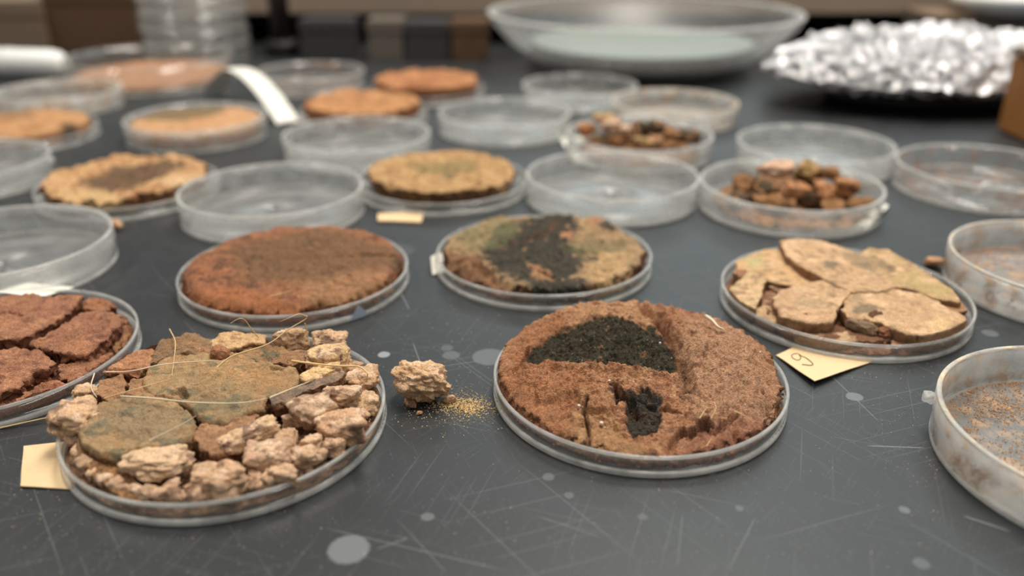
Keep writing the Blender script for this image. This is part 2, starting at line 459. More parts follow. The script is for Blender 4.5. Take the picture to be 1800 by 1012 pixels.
CL = ('plate', 'clear', 'clear_rim', 'foot'); EM = ('plate', 'hazy', 'hazy_rim', 'foot'); HZ = ('plate', 'hazy', 'hazy_rim', 'foot')
DT = ('plate_dirty', 'dirty', 'dirty_rim', 'foot'); STN = ('stained', 'stained', 'hazy_rim', 'foot')
DISH = {  # name: (x, y, shallow?, materials, label)
 'A': (43.6, 255.9, 1, CL, 'shallow clear dish under the brown cake with two black crusted patches'),
 'B': (-91.2, 234.5, 1, CL, 'shallow clear dish brimming with pinkish clods and olive brown slabs'),
 'C': (-96.5, 349.3, 1, CL, 'shallow clear dish under the domed rust brown cake, small blue tape triangle on its wall'),
 'D': (14.8, 368.9, 1, CL, 'shallow clear dish under the soil cake with a wide charcoal mould crust'),
 'E': (138.8, 325.0, 1, CL, 'shallow clear dish of cracked tan plates standing on the handwritten paper label'),
 'Z': (-190.4, 275.6, 1, CL, 'shallow clear dish of cracked reddish slabs cut by the left edge'),
 'G': (-223.0, 477.3, 1, CL, 'shallow clear dish under the ragged cake with a sunken dark middle'),
 'I': (-40.8, 486.8, 1, CL, 'shallow clear dish under the flat ochre cake, wooden label sticking out below'),
 'T': (-353.2, 608.2, 1, CL, 'shallow clear dish at the left edge holding an ochre cake with one black spot'),
 'O': (-117.0, 668.0, 1, CL, 'shallow dish under the thin orange cake beside the curled white strip'),
 'X': (-74.6, 762.0, 1, CL, 'shallow dish under the farthest orange brown cake'),
 'F': (57.0, 468.6, 0, EM, 'clean deep empty dish directly behind the charcoal-crusted cake'),
 'H': (-130.0, 442.7, 0, HZ, 'deep empty dish directly behind the domed rust brown cake'),
 'N': (-104.1, 563.8, 0, EM, 'deep empty dish behind the flat ochre cake, in front of the thin orange cake'),
 'P': (-5.5, 630.0, 0, EM, 'deep empty clear dish with a bright glint between orange cake and pink-topped heap'),
 'L2': (-235.6, 364.4, 0, EM, 'deep empty clear dish cut by left edge, behind the cracked reddish slabs'),
 'R1': (178.5, 211.9, 0, DT, 'dusty empty dish in front right corner, clear tab on its rim'),
 'R2': (242.5, 340.9, 0, DT, 'dusty tan-stained empty dish cut by the right edge beside the cracked tan plates'),
 'R3': (278.1, 485.9, 0, STN, 'empty dish with orange stains in front of the foil parcel at the right edge'),
 'J': (153.4, 451.1, 0, EM, 'deep dish holding the peaked heap of dark brown clods topped by a pinkish one'),
 'S': (195.6, 539.6, 0, EM, 'deep empty dish mirroring glints, behind the peaked heap and before the foil parcel'),
 'M': (-228.8, 612.4, 0, HZ, 'deep dish with an orange cake darkened green in the middle'),
 'K': (-331.9, 499.0, 0, EM, 'deep empty dish with a small round nub, middle of the left edge'),
 'U': (-377.2, 713.2, 0, DT, 'cloudy beige empty dish in front of the white tube'),
 'W': (-186.4, 800.0, 0, STN, 'dusty empty dish behind the curled white strip, below the black post'),
 'Y': (58.0, 735.5, 0, HZ, 'empty dish with an orange smear, in front of the big glass bowl'),
 'Q': (85.5, 565.0, 0, HZ, 'deep dish with the low heap of dark clods, white paper at its left'),
 'Qb': (127.0, 666.5, 0, DT, 'cloudy empty dish behind heap with pink crumbs'),
}
dish = {}
for kx, (x, y, sh, mats, lab) in DISH.items():
    dish[kx] = make_dish(kx, RS if sh else RD, HS if sh else HD, (x, y), lab, mats,
                         'shallow dishes holding soil cakes' if sh else ('deep dishes holding heaps' if kx in 'JMQ' and kx != 'Qb' else 'empty deep dishes'), step=(not sh))

# ------------------------------------------------------------------ soil generator
def resample_closed(pts, n):
    P = np.array(pts, float); P = np.vstack([P, P[:1]])
    d = np.concatenate([[0], np.cumsum(np.hypot(*np.diff(P, axis=0).T))])
    t = np.linspace(0, d[-1], n, endpoint=False)
    return np.stack([np.interp(t, d, P[:, 0]), np.interp(t, d, P[:, 1])], 1)
def smooth_closed(P, it=2):
    for _ in range(it): P = (np.roll(P, 1, 0) + 2 * P + np.roll(P, -1, 0)) / 4
    return P

def solid(outline, ztop, zb, nr=40, na=160, ns=8, seed=1, rough=.8, side_rough=1.0, nscale=.25, edge=.08, edge_drop=1.2, undercut=.0,
          clampR=None, center=None, taper=0.0, sm=2, oct=4, jag=1.0, jscale=.35, wob=0.0):
    """closed body: top surface ztop(xy), side wall, bottom at zb, crumbled by vector noise"""
    O = smooth_closed(resample_closed(outline, na), sm)
    # jagged outline
    nrm = np.stack([np.roll(O, -1, 0)[:, 1] - np.roll(O, 1, 0)[:, 1], -(np.roll(O, -1, 0)[:, 0] - np.roll(O, 1, 0)[:, 0])], 1)
    nrm /= np.hypot(*nrm.T)[:, None] + 1e-9
    area2 = (O[:, 0] * np.roll(O[:, 1], -1) - np.roll(O[:, 0], -1) * O[:, 1]).sum()
    if area2 < 0: O = O[::-1]; nrm = nrm[::-1] * -1; nrm = nrm * 1
    nrm = np.stack([np.roll(O, -1, 0)[:, 1] - np.roll(O, 1, 0)[:, 1], -(np.roll(O, -1, 0)[:, 0] - np.roll(O, 1, 0)[:, 0])], 1)
    nrm /= np.hypot(*nrm.T)[:, None] + 1e-9
    O3 = np.column_stack([O, np.zeros(na)])
    O = O + nrm * (fbm(O3, jscale, 3, seed + 5) * jag + fbm(O3, .07, 2, seed + 6) * wob)[:, None]
    cen = O.mean(0) if center is None else np.array(center)
    rows, kinds = [], []
    us = np.concatenate([np.linspace(.02, .9, nr), 1 - .1 * (1 - np.linspace(0, 1, 5)[1:]) ** 1.0])
    for u in us:
        xy = cen + (O - cen) * u; rows.append(np.column_stack([xy, ztop(xy) - edge_drop * (max(0, (u - (1 - edge)) / edge)) ** 2])); kinds.append(0)
    zt = rows[-1][:, 2]
    for i in range(1, ns + 1):
        s = i / ns; infl = 1 + (.012 * math.sin(s * math.pi)) - taper * s - undercut * math.sin(s * math.pi) * .0
        xy = cen + (O - cen) * infl; rows.append(np.column_stack([xy, zt + (zb - zt) * s])); kinds.append(1)
    for u in (.6, .05):
        rows.append(np.column_stack([cen + (O - cen) * u * (1 - taper), np.full(na, zb)])); kinds.append(2)
    V = np.vstack(rows); kind = np.repeat(kinds, na)
    amp = np.where(kind == 0, rough, side_rough)
    amp = np.where(kind == 2, 0, amp)
    D = np.stack([fbm(V, nscale, oct, seed + 31 * i, .55) for i in range(3)], 1)
    side = np.where(kind == 1, 1.0, .35)
    V0 = V.copy()
    V = V + D * amp[:, None] * np.stack([side, side, np.ones(len(V)) * np.where(kind == 1, .6, 1)], 1)
    last = kind == 2
    V[last, 2] = zb
    V[:, 2] = np.maximum(V[:, 2], zb)
    if clampR:
        r = np.hypot(V[:, 0], V[:, 1]); f = np.minimum(1, clampR / np.maximum(r, 1e-6)); V[:, 0] *= f; V[:, 1] *= f
    F = grid_faces(len(rows), na)
    n0 = len(V); V = np.vstack([V, [cen[0], cen[1], V[:na, 2].mean()], [cen[0], cen[1], zb]])
    V0 = np.vstack([V0, V[-2:]]); kind = np.append(kind, [0, 2])
    a = np.arange(na); b = (a + 1) % na
    F2 = np.vstack([np.stack([np.full(na, n0), a, b], 1), np.stack([np.full(na, n0 + 1), (len(rows) - 1) * na + b, (len(rows) - 1) * na + a], 1)])
    return V, F, F2, V0, kind

SAT, GAIN = .24, 1.55
def colours(V, V0, kind, base, side=None, patches=(), seed=3, mott=None, mscale=.12):
    n = len(V); col = np.tile(np.array(lin(base)), (n, 1))
    if mott is not None:
        for j, (rgb, thr, sc) in enumerate(mott):
            m = sstep(thr, thr + .22, fbm(V0, sc, 4, seed + 40 + j * 9))[:, None]
            col = col * (1 - m) + np.array(lin(rgb)) * m
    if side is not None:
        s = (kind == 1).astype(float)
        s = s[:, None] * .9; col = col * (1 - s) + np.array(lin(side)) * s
    for j, p in enumerate(patches):
        pts, rgb, soft, wob = p[:4]; st = p[4] if len(p) > 4 else 1.0
        if len(pts) == 1: d = np.hypot(V0[:, 0] - pts[0][0], V0[:, 1] - pts[0][1]) - pts[0][2]
        elif wob < 0: d = seg_dist(V0[:, :2], pts) + wob
        else: d = poly_sdf(V0[:, :2], pts)
        d = d + fbm(V0, .35, 4, seed + 77 + j * 5) * abs(wob)
        m = (1 - sstep(-soft, soft, d))[:, None] * st
        m = m * (kind != 2)[:, None]
        col = col * (1 - m) + np.array(lin(rgb)) * m
    mn = col.mean(1, keepdims=True); col = (col + (mn * [1.06, 1, .9] - col) * SAT) * GAIN * [1.01, 1.01, .99] * (1 - .22 * np.clip(mn / .3, 0, 1.2))
    return np.clip(col, 0, 1)

def loc_pts(cen, pts, z):
    return [(at(x, y, z)[0] - cen[0], at(x, y, z)[1] - cen[1]) for x, y in pts]

CAKES = 'pressed soil cakes drying in shallow dishes'
def place(o, cen, z=0.0): o.location = (cen[0] * S, cen[1] * S, z * S); return o

# ---- cake A : front centre, lumpy, two black crusts
def cake_A():
    cen = DISH['A'][:2]; L = lambda pts, z=11: loc_pts(cen, pts, z)
    out = [(46.9 * math.cos(t) * (1 - .02 * math.cos(3 * t)), 46.9 * math.sin(t)) for t in np.linspace(0, 2 * math.pi, 60, endpoint=False)]
    out = [(x, y if y < 25 else 25 + (y - 25) * .93) for x, y in out]
    gully = L([(1160, 545), (1165, 570), (1190, 600), (1205, 635), (1212, 668)], 14)
    gap = L([(1130, 532), (1150, 548), (1165, 566)], 15)
    crust = L([(925, 640), (925, 620), (948, 600), (985, 580), (1035, 572), (1100, 570), (1150, 582), (1183, 605), (1192, 640), (1178, 657), (1130, 645), (1085, 640), (1040, 646), (1010, 650), (985, 632), (955, 632)], 12)
    crust2 = L([(1098, 700), (1130, 684), (1160, 700), (1166, 735), (1155, 758), (1115, 764), (1100, 745)], 9)
    crust2b = L([(1065, 690), (1110, 680), (1165, 690), (1165, 700), (1120, 700), (1085, 706)], 11)
    ledge_crust = L([(930, 640), (985, 650), (1010, 655), (1060, 645), (1130, 652), (1180, 662), (1205, 670)], 12)
    crack1 = L([(1032, 710), (1026, 728), (1034, 745), (1036, 765), (1030, 782)], 9)
    lip = L([(1010, 700), (1020, 722), (1045, 732), (1075, 728), (1085, 708), (1082, 692)], 9)
    cav1 = L([(1079, 688), (1092, 700), (1112, 708), (1117, 722)], 9)
    cav2 = L([(1208, 762), (1228, 758), (1243, 748)], 8)
    cav3 = L([(1292, 762), (1290, 780)], 7)
    cav4 = L([(1172, 790), (1185, 780), (1195, 772)], 7)
    edge_l = L([(900, 660), (915, 640), (928, 622)], 10)
    plat = L([(905, 690), (930, 660), (985, 650), (1045, 655), (1082, 680), (1080, 708), (1072, 730), (1045, 732), (1020, 722), (1005, 700), (960, 705)], 10)
    cav6 = L([(1255, 765), (1275, 742), (1295, 735)], 8); cav7 = L([(1330, 735), (1348, 715)], 9); cav8 = L([(1088, 700), (1120, 690), (1150, 700)], 11)
    hollow = L([(1050, 668), (1052, 668)], 12)
    cav5 = L([(1168, 716), (1190, 722), (1205, 730)], 9)
    rlow = L([(1340, 690), (1362, 720), (1366, 740)], 9)
    def g(xy, c, r, h): return h * np.exp(-((xy[:, 0] - c[0]) ** 2 + (xy[:, 1] - c[1]) ** 2) / (2 * r * r))
    cs = {k: L([p], z)[0] for k, p, z in (('bl', (1070, 552), 17), ('rl', (1285, 620), 14), ('rf', (1300, 715), 10), ('tl', (960, 690), 9), ('mid', (1050, 690), 10), ('notch', (1190, 560), 16), ('mf', (1120, 770), 8), ('rt', (1225, 600), 15))}
    def ztop(xy):
        P3 = np.column_stack([xy, np.zeros(len(xy))]); r = np.hypot(*xy.T)
        z = 11.6 - .6 * sstep(36, 46, r) + .07 * xy[:, 1]
        z += g(xy, cs['bl'], 8.5, 3.0) + g(xy, cs['rl'], 12, 3.2) + g(xy, cs['tl'], 10, .8) + g(xy, cs['notch'], 4.2, 2.6) + g(xy, cs['mid'], 9, 1.4)
        z += g(xy, cs['rt'], 7, 1.2)
        w = fbm(P3, .2, 3, 9) * 2.0; wf = fbm(P3, .9, 3, 12) * .5
        z -= 4.5 * (1 - sstep(.3, 3.4, seg_dist(xy, gully) + w * .6)) + 6 * (1 - sstep(.5, 3, seg_dist(xy, gap) + w * .4))
        sd = poly_sdf(xy, crust) + wf
        z -= 1.5 * (1 - sstep(-1.0, .8, sd))
        z += (1 - sstep(-1.2, 0, sd)) * (worley(P3, .85, 5)[0] * -1.7 + .9)
        sd2 = poly_sdf(xy, crust2) + wf; z -= 2.0 * (1 - sstep(-1.2, .6, sd2)); z += (1 - sstep(-1, 0, sd2)) * (worley(P3, .95, 6)[0] * -1.1 + .5)
        z += 1.7 * (1 - sstep(.2, 2.6, seg_dist(xy, ledge_crust) + w * .5)); z += 1.5 * sstep(1.0, -1.0, poly_sdf(xy, plat) + wf * 1.6)
        d = seg_dist(xy, crack1) + wf * .5; z -= 3.4 * (1 - sstep(.12, .75, d))
        d = seg_dist(xy, lip) + wf * .5; z -= 2.4 * (1 - sstep(.25, 1.3, d))
        d = seg_dist(xy, cav1) + wf; z -= 6.0 * (1 - sstep(.7, 1.9, d))
        d = seg_dist(xy, cav2) + wf; z -= 7.5 * (1 - sstep(1.6, 2.8, d))
        for cv in (cav3, cav4, cav5, cav6, cav7, cav8):
            d = seg_dist(xy, cv) + wf; z -= 3.5 * (1 - sstep(.4, 1.5, d))
        d = seg_dist(xy, edge_l) + wf * .5; z -= 3.2 * (1 - sstep(.2, .9, d))
        d = seg_dist(xy, rlow) + wf; z -= 2.5 * (1 - sstep(.3, 1.6, d))
        z += fbm(P3, .11, 3, 21) * 1.8 + fbm(P3, .5, 3, 22) * 1.0 + np.abs(fbm(P3, .28, 3, 24)) * -2.4
        cl, cv = worley(P3, .5, 14); z -= np.clip(.25 - cl, 0, 1) * -1.2 * sstep(8, 30, r)
        fr = sstep(0, -16, xy[:, 1]) * sstep(8, 22, xy[:, 0]); z += fr * fbm(P3 * [1, .4, 1], .8, 3, 33) * 1.3
        return np.maximum(z, 4.0)
    V, F, F2, V0, kind = solid(out, ztop, 1.9, nr=190, na=620, ns=12, seed=4, rough=1.0, side_rough=2.0, nscale=.6, edge=.04, edge_drop=.8, clampR=48.5, jag=1.0)
    P = [(L([(880, 650), (900, 600), (1000, 560), (1010, 640), (960, 660), (1060, 670), (1075, 730), (1010, 700), (1000, 780), (930, 760), (885, 700)], 10), (160, 100, 56), 4, 2.5, .8),
         (L([(1000, 780), (1020, 700), (1050, 735), (1090, 740), (1100, 770), (1160, 800), (1050, 800)], 8), (176, 128, 78), 3, 2, .8),
         (L([(1200, 560), (1300, 575), (1370, 680), (1370, 740), (1260, 740), (1200, 690)], 12), (178, 130, 94), 4, 2.5, .85),
         (L([(1000, 545), (1060, 530), (1130, 540), (1150, 575), (1000, 575)], 16), (186, 134, 88), 3, 2, .8),
         (L([(1200, 775), (1240, 740), (1360, 740), (1340, 780), (1260, 800), (1190, 800)], 8), (150, 92, 64), 3, 2, .8),
         (crust, (50, 50, 38), .7, 1.6, .97), (crust2, (50, 46, 40), .7, 1.2, .97), (crust2b, (52, 48, 44), .6, 1.4, .8),
         (L([(1000, 770), (1012, 770)], 7), (70, 60, 44), 1, -.5, .4),
         ([(*L([(1270, 745)], 9)[0], 2.0)], (104, 74, 56), 1.2, 1.4, .7), ([(*L([(1190, 660)], 12)[0], 3.0)], (196, 140, 92), 2, 2, .6)]
    for i, (x, y) in enumerate([(1200, 690), (1250, 655), (1300, 670), (1225, 720), (1182, 745), (1205, 712), (1320, 610), (1295, 640), (1345, 700), (950, 665), (1150, 775)]):
        P.append(([(*L([(x, y)], 11)[0], .9)], (86, 66, 54), .6, 1.0, .6))
    ra = random.Random(21)
    for _ in range(30): P.append(([(*L([(ra.uniform(950, 1185), ra.uniform(578, 652))], 12)[0], ra.uniform(.3, .9))], (138, 100, 62) if ra.random() < .6 else (84, 84, 66), .5, .9, .75))
    for _ in range(46): P.append(([(*L([(ra.uniform(910, 1360), ra.uniform(650, 780))], 9)[0], ra.uniform(.2, .8))], (92, 62, 44) if ra.random() < .6 else (208, 156, 110), .5, .9, .65))  # dark flecks paint the shade of small pits, pale ones are soil
    for cv, wd in ((cav1, 1.6), (cav2, 2.4), (crack1, .5), (gully, 1.0)): P.append((cv, (74, 46, 30), .9, -wd, .75))  # hollows darkened in colour: moist inner soil plus painted shade
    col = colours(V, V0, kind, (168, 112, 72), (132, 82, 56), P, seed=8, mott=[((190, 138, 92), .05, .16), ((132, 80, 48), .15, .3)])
    o = mesh_obj('soil_cake', V, F, M['grain'], None, True, col, F2); place(o, cen)
    tag(o, 'lumpy brown soil cake with two black crusted patches and a deep cleft', 'soil cake', CAKES)
    # white flecks and chaff bits on it: parts
    rnd = random.Random(4)
    for i, (x, y, s) in enumerate([(1258, 627, .9), (1071, 670, .8), (1018, 715, 1.2), (1057, 745, 1.2), (1336, 620, .7), (1310, 712, .5), (1160, 604, .8), (1264, 583, .7), (1063, 752, .5), (1180, 630, .5)]):
        z = 9; px = L([(x, y)], z)[0]
        for _ in range(6):
            zz = ztop(np.array([px]))[0]; px = L([(x, y)], zz)[0]
        t = np.linspace(0, 2 * math.pi, 10, endpoint=False)
        oo = [(s * math.cos(a) * .6, s * math.sin(a) * .6) for a in t]
        V, F, F2, V0, kd = solid(oo, lambda q: np.full(len(q), s * .5), -.4, nr=3, na=12, ns=3, seed=i, rough=.15, side_rough=.2, jag=.1)
        f = mesh_obj('grit', V, F, M['fine'], o, True, np.tile(np.array(lin((240, 226, 206))), (len(V), 1)), F2)
        f.location = (px[0] * S, px[1] * S, (zz + .1) * S)
    # chaff husk on the back edge
    hp = L([(1240, 556), (1252, 562), (1262, 570), (1272, 572)], 17)
    f = tube('husk', [(x, y, z) for (x, y), z in zip(hp, (17.2, 16.8, 16.2, 15.6))], .75, M['root_pale'], o)
cake_A()

# ---- generic cake
def cake(key, base_h, feats, base, side, patches, label, z=12, nr=110, na=380, R=45, seed=1, mott=None, rough=.9, srough=1.6, mat='grain', out=None, edge_drop=2.0, jag=1.4, dome=1.5, clampR=48.2, big=1.2, cen=None, zb=1.9, edge=.08, wob=0.0, taper=0.0, terr=0.0):
    cen = cen or DISH[key][:2]; L = lambda pts, zz=z: loc_pts(cen, pts, zz)
    if out is None: o2 = [(R * math.cos(t), R * math.sin(t)) for t in np.linspace(0, 2 * math.pi, 60, endpoint=False)]
    else: o2 = L(out[0], out[1]) if isinstance(out, tuple) else out
    fs = []
    for f in feats:
        if f[0] in ('crack', 'poly'): fs.append((f[0], L(f[1]), *f[2:]))
        else: fs.append((f[0], L([f[1]])[0], *f[2:]))
    def ztop(xy):
        P3 = np.column_stack([xy, np.zeros(len(xy))]); r = np.hypot(*xy.T)
        zz = base_h + dome * (1 - (r / R) ** 2) + fbm(P3, .09, 3, seed) * big + fbm(P3, .4, 3, seed + 3) * big * .4
        w = fbm(P3, .8, 3, seed + 7)
        if terr: q = fbm(P3, .16, 3, seed + 19) * 5; zz = zz + (np.floor(q) + sstep(.75, 1, q - np.floor(q))) * terr
        for f in fs:
            if f[0] == 'crack':
                d = seg_dist(xy, f[1]) + w * f[2] * .5; zz = zz - f[3] * (1 - sstep(f[2] * .3, f[2] * 1.2, d))
            elif f[0] == 'poly':
                d = poly_sdf(xy, f[1]) + w * f[3] * .8; zz = zz + f[2] * (1 - sstep(-f[3], f[3], d))
            else:
                zz = zz + f[3] * np.exp(-((xy[:, 0] - f[1][0]) ** 2 + (xy[:, 1] - f[1][1]) ** 2) / (2 * f[2] ** 2))
        return np.maximum(zz, zb + 1)
    V, F, F2, V0, kind = solid(o2, ztop, zb, nr=nr, na=na, ns=10, seed=seed, rough=rough, side_rough=srough, nscale=.45, edge=edge, edge_drop=edge_drop, clampR=clampR, jag=jag, wob=wob, taper=taper)
    pp = []
    for p in patches:
        pts = L(p[0]) if len(p[0]) > 1 else [(*L([p[0][0][:2]])[0], p[0][0][2])]
        pp.append((pts, *p[1:]))
    col = colours(V, V0, kind, base, side, pp, seed=seed + 2, mott=mott)
    o = mesh_obj('soil_cake', V, F, M[mat], None, True, col, F2); place(o, cen)
    tag(o, label, 'soil cake', CAKES); return o

cake('C', 10.5, [('crack', [(595, 452), (640, 448), (690, 446), (712, 440)], .9, 2.2), ('mound', (380, 470), 9, 2.0), ('mound', (420, 520), 12, -1.0), ('mound', (560, 420), 12, 1.6), ('crack', [(640, 500), (642, 515)], .6, 1.5), ('mound', (350, 430), 5, -1.5)],
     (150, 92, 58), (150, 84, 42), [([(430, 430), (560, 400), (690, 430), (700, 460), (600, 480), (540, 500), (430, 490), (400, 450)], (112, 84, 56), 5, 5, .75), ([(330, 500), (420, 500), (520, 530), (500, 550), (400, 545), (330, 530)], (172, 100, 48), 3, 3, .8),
      ([(520, 500), (640, 470), (700, 470), (660, 510), (600, 530), (540, 525)], (166, 120, 76), 4, 3, .6), ([(690, 440), (720, 460), (700, 470)], (70, 58, 44), 2, 2, .7), ([(420, 410), (460, 420), (450, 440), (380, 450)], (110, 78, 54), 2, 2, .5)],
     'domed rust brown soil cake with greyish top, filling its dish edge to edge', R=46.5, seed=11, mott=[((172, 108, 62), .1, .3), ((112, 72, 48), .12, .18)], z=12, dome=2.4, nr=130, na=420, rough=1.3, srough=2.2, jag=1.8)

rD = random.Random(8)
DF = [([(rD.uniform(840, 1020), rD.uniform(380, 500), rD.uniform(.4, 1.3))], (176, 132, 88), .5, .9, .85) for _ in range(34)] + [([(rD.uniform(800, 1110), rD.uniform(400, 505), rD.uniform(.4, 1.4))], (70, 64, 54), .5, .9, .7) for _ in range(34)]
cake('D', 9.6, [('crack', [(790, 455), (830, 455), (850, 470), (872, 488), (900, 500)], 3.2, 4.0), ('mound', (800, 440), 4, 1.5), ('poly', [(775, 470), (800, 460), (850, 485), (900, 510), (860, 520), (800, 500)], -3.5, 2), ('crack', [(880, 428), (930, 420), (965, 405), (975, 392)], 1.2, 1.5), ('mound', (985, 383), 5, 1.8),
      ('crack', [(910, 449), (922, 449)], 1.0, 1.8), ('crack', [(950, 472), (975, 482)], 1.2, 2), ('mound', (1050, 385), 4, 1.8), ('mound', (1100, 405), 4, -1.8), ('poly', [(880, 520), (900, 500), (1000, 515), (1060, 500), (1080, 510), (1000, 540)], -2.2, 2)],
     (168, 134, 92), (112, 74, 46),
     [([(870, 400), (905, 380), (960, 372), (1010, 376), (1020, 400), (1000, 425), (1030, 440), (1025, 465), (1010, 480), (1030, 490), (1020, 505), (960, 510), (920, 490), (880, 480), (850, 455), (845, 430)], (52, 53, 49), 2, 4, .94),
      ([(800, 400), (870, 380), (920, 385), (905, 410), (870, 430), (830, 440), (800, 430)], (122, 118, 78), 4, 4, .6), ([(990, 425), (1100, 415), (1110, 440), (1060, 470), (1010, 455)], (112, 106, 72), 4, 3, .6), ([(1050, 440), (1110, 440), (1100, 480), (1060, 500), (1030, 480)], (206, 164, 108), 3, 3, .85),
      ([(780, 440), (840, 445), (850, 460), (900, 500), (800, 500)], (128, 84, 54), 2, 2, .85), ([(985, 405), (1005, 405), (1008, 415), (985, 416)], (186, 126, 82), .8, .8, .95), ([(905, 380), (920, 380), (920, 386), (905, 386)], (160, 104, 66), .8, 1, .9), ([(880, 428), (930, 420), (965, 405), (975, 392)], (120, 78, 48), .8, -1.0, .9),
      ([(935, 465), (965, 470), (975, 485), (955, 490), (935, 480)], (170, 120, 78), 1, 1.2, .9), ([(1030, 380), (1060, 380), (1065, 392), (1035, 395)], (186, 132, 88), 1, 1.2, .9), ([(1065, 385), (1090, 400), (1075, 403), (1050, 396)], (60, 56, 50), 1, 1, .9), ([(870, 510), (1080, 500), (1080, 520), (980, 540), (880, 530)], (104, 68, 42), 2, 3, .8),
      ([(1030, 447), (1050, 445), (1055, 455), (1035, 456)], (60, 58, 52), .8, 1, .8)] + DF,
     'tan soil cake with a wide charcoal mould crust and crumbling left edge', R=45.5, seed=23, mott=[((190, 150, 104), .0, .2), ((134, 112, 76), .15, .3)], z=11, dome=1.2, rough=1.7, big=1.8, srough=2.4, jag=2, edge_drop=.8, edge=.04)

cake('G', 12, [('mound', (215, 298), 16, -3.2), ('mound', (110, 315), 6, -1), ('poly', [(60, 330), (200, 330), (250, 360), (100, 385)], -1.5, 3)],
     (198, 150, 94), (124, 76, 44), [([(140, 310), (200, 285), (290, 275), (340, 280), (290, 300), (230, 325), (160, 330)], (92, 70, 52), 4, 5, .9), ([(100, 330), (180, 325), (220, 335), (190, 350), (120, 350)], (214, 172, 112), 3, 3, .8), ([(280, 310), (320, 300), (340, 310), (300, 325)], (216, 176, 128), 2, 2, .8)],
     'ragged orange soil cake with pale shreds and a sunken dark middle', R=43.5, seed=31, mott=[((160, 102, 56), .05, .25), ((214, 166, 108), .15, .2)], z=14, nr=70, na=240, mat='fine', srough=3.4, jag=3.0, rough=2.0, dome=0, edge_drop=.3, edge=.03, wob=5, taper=.07, terr=.5)
cake('I', 12, [('mound', (690, 290), 14, 1.2), ('poly', [(640, 320), (700, 335), (780, 345), (860, 330), (900, 340), (800, 370), (660, 350)], -1.5, 3)],
     (176, 134, 80), (100, 64, 38), [([(720, 285), (820, 275), (850, 290), (780, 305), (730, 300)], (120, 108, 66), 4, 4, .65), ([(780, 300), (800, 300), (800, 308), (780, 308)], (90, 84, 60), 2, 2, .6), ([(870, 310), (915, 305), (915, 330), (880, 330)], (206, 158, 104), 2, 2, .8), ([(850, 325), (880, 320), (885, 335), (860, 335)], (90, 58, 34), 2, 2, .8)],  # side tone: darker inner soil, deepened further to paint its shade
     'flat ochre soil cake with a greenish tinge and undercut crumbly front', R=43, seed=37, mott=[((200, 158, 98), .05, .22), ((140, 98, 54), .15, .3)], z=14, nr=70, na=240, mat='fine', srough=3.0, jag=2.6, rough=1.4, dome=.3, edge_drop=.5, edge=.04, wob=3.5, taper=.08, terr=.4)
cake('T', 12, [], (184, 132, 78), (150, 98, 56), [([(0, 200), (60, 200), (60, 215), (0, 215)], (120, 88, 56), 3, 4, .7), ([(108, 222), (135, 222), (135, 236), (108, 236)], (58, 50, 40), 2.5, 2, .9)],
     'thin ochre soil cake with one black spot near its right end, left edge', R=44, seed=41, z=10, nr=40, na=140, mat='fine', mott=[((160, 104, 56), .1, .15)])
cake('M', 13, [], (190, 136, 86), (168, 116, 76), [([(250, 190), (330, 175), (400, 185), (390, 205), (320, 220), (250, 215)], (96, 84, 56), 5, 5, .85)],
     'orange soil cake with a mossy dark centre inside the deep hazy dish', R=44.5, seed=43, z=12, nr=50, na=160, mat='fine', mott=[((206, 158, 104), .1, .15)], clampR=46.4)
cake('O', 14.5, [('mound', (605, 160), 8, 2.5), ('mound', (565, 175), 10, .8)], (186, 128, 72), (160, 98, 50), [([(515, 180), (545, 175), (550, 200), (520, 205)], (156, 92, 46), 3, 3, .8)],
     'thin orange soil cake standing between curled white strip and deep empty dishes', R=43.5, seed=47, z=14, nr=50, na=160, mat='fine', mott=[((150, 100, 56), .1, .15)], srough=3, jag=3, rough=1.6, dome=0, edge_drop=.4, edge=.04, wob=5, taper=.06, terr=.6)
cake('X', 15, [], (178, 116, 66), (152, 92, 48), [([(700, 150), (760, 145), (770, 165), (720, 165)], (134, 78, 40), 3, 3, .7)],
     'orange brown soil cake farthest back, near the dark boxes', R=44, seed=53, z=14, nr=50, na=160, mat='fine', mott=[((150, 92, 50), .1, .12)], srough=3, jag=3, rough=1.6, dome=0, edge_drop=.4, edge=.04, wob=5, taper=.06, terr=.6)

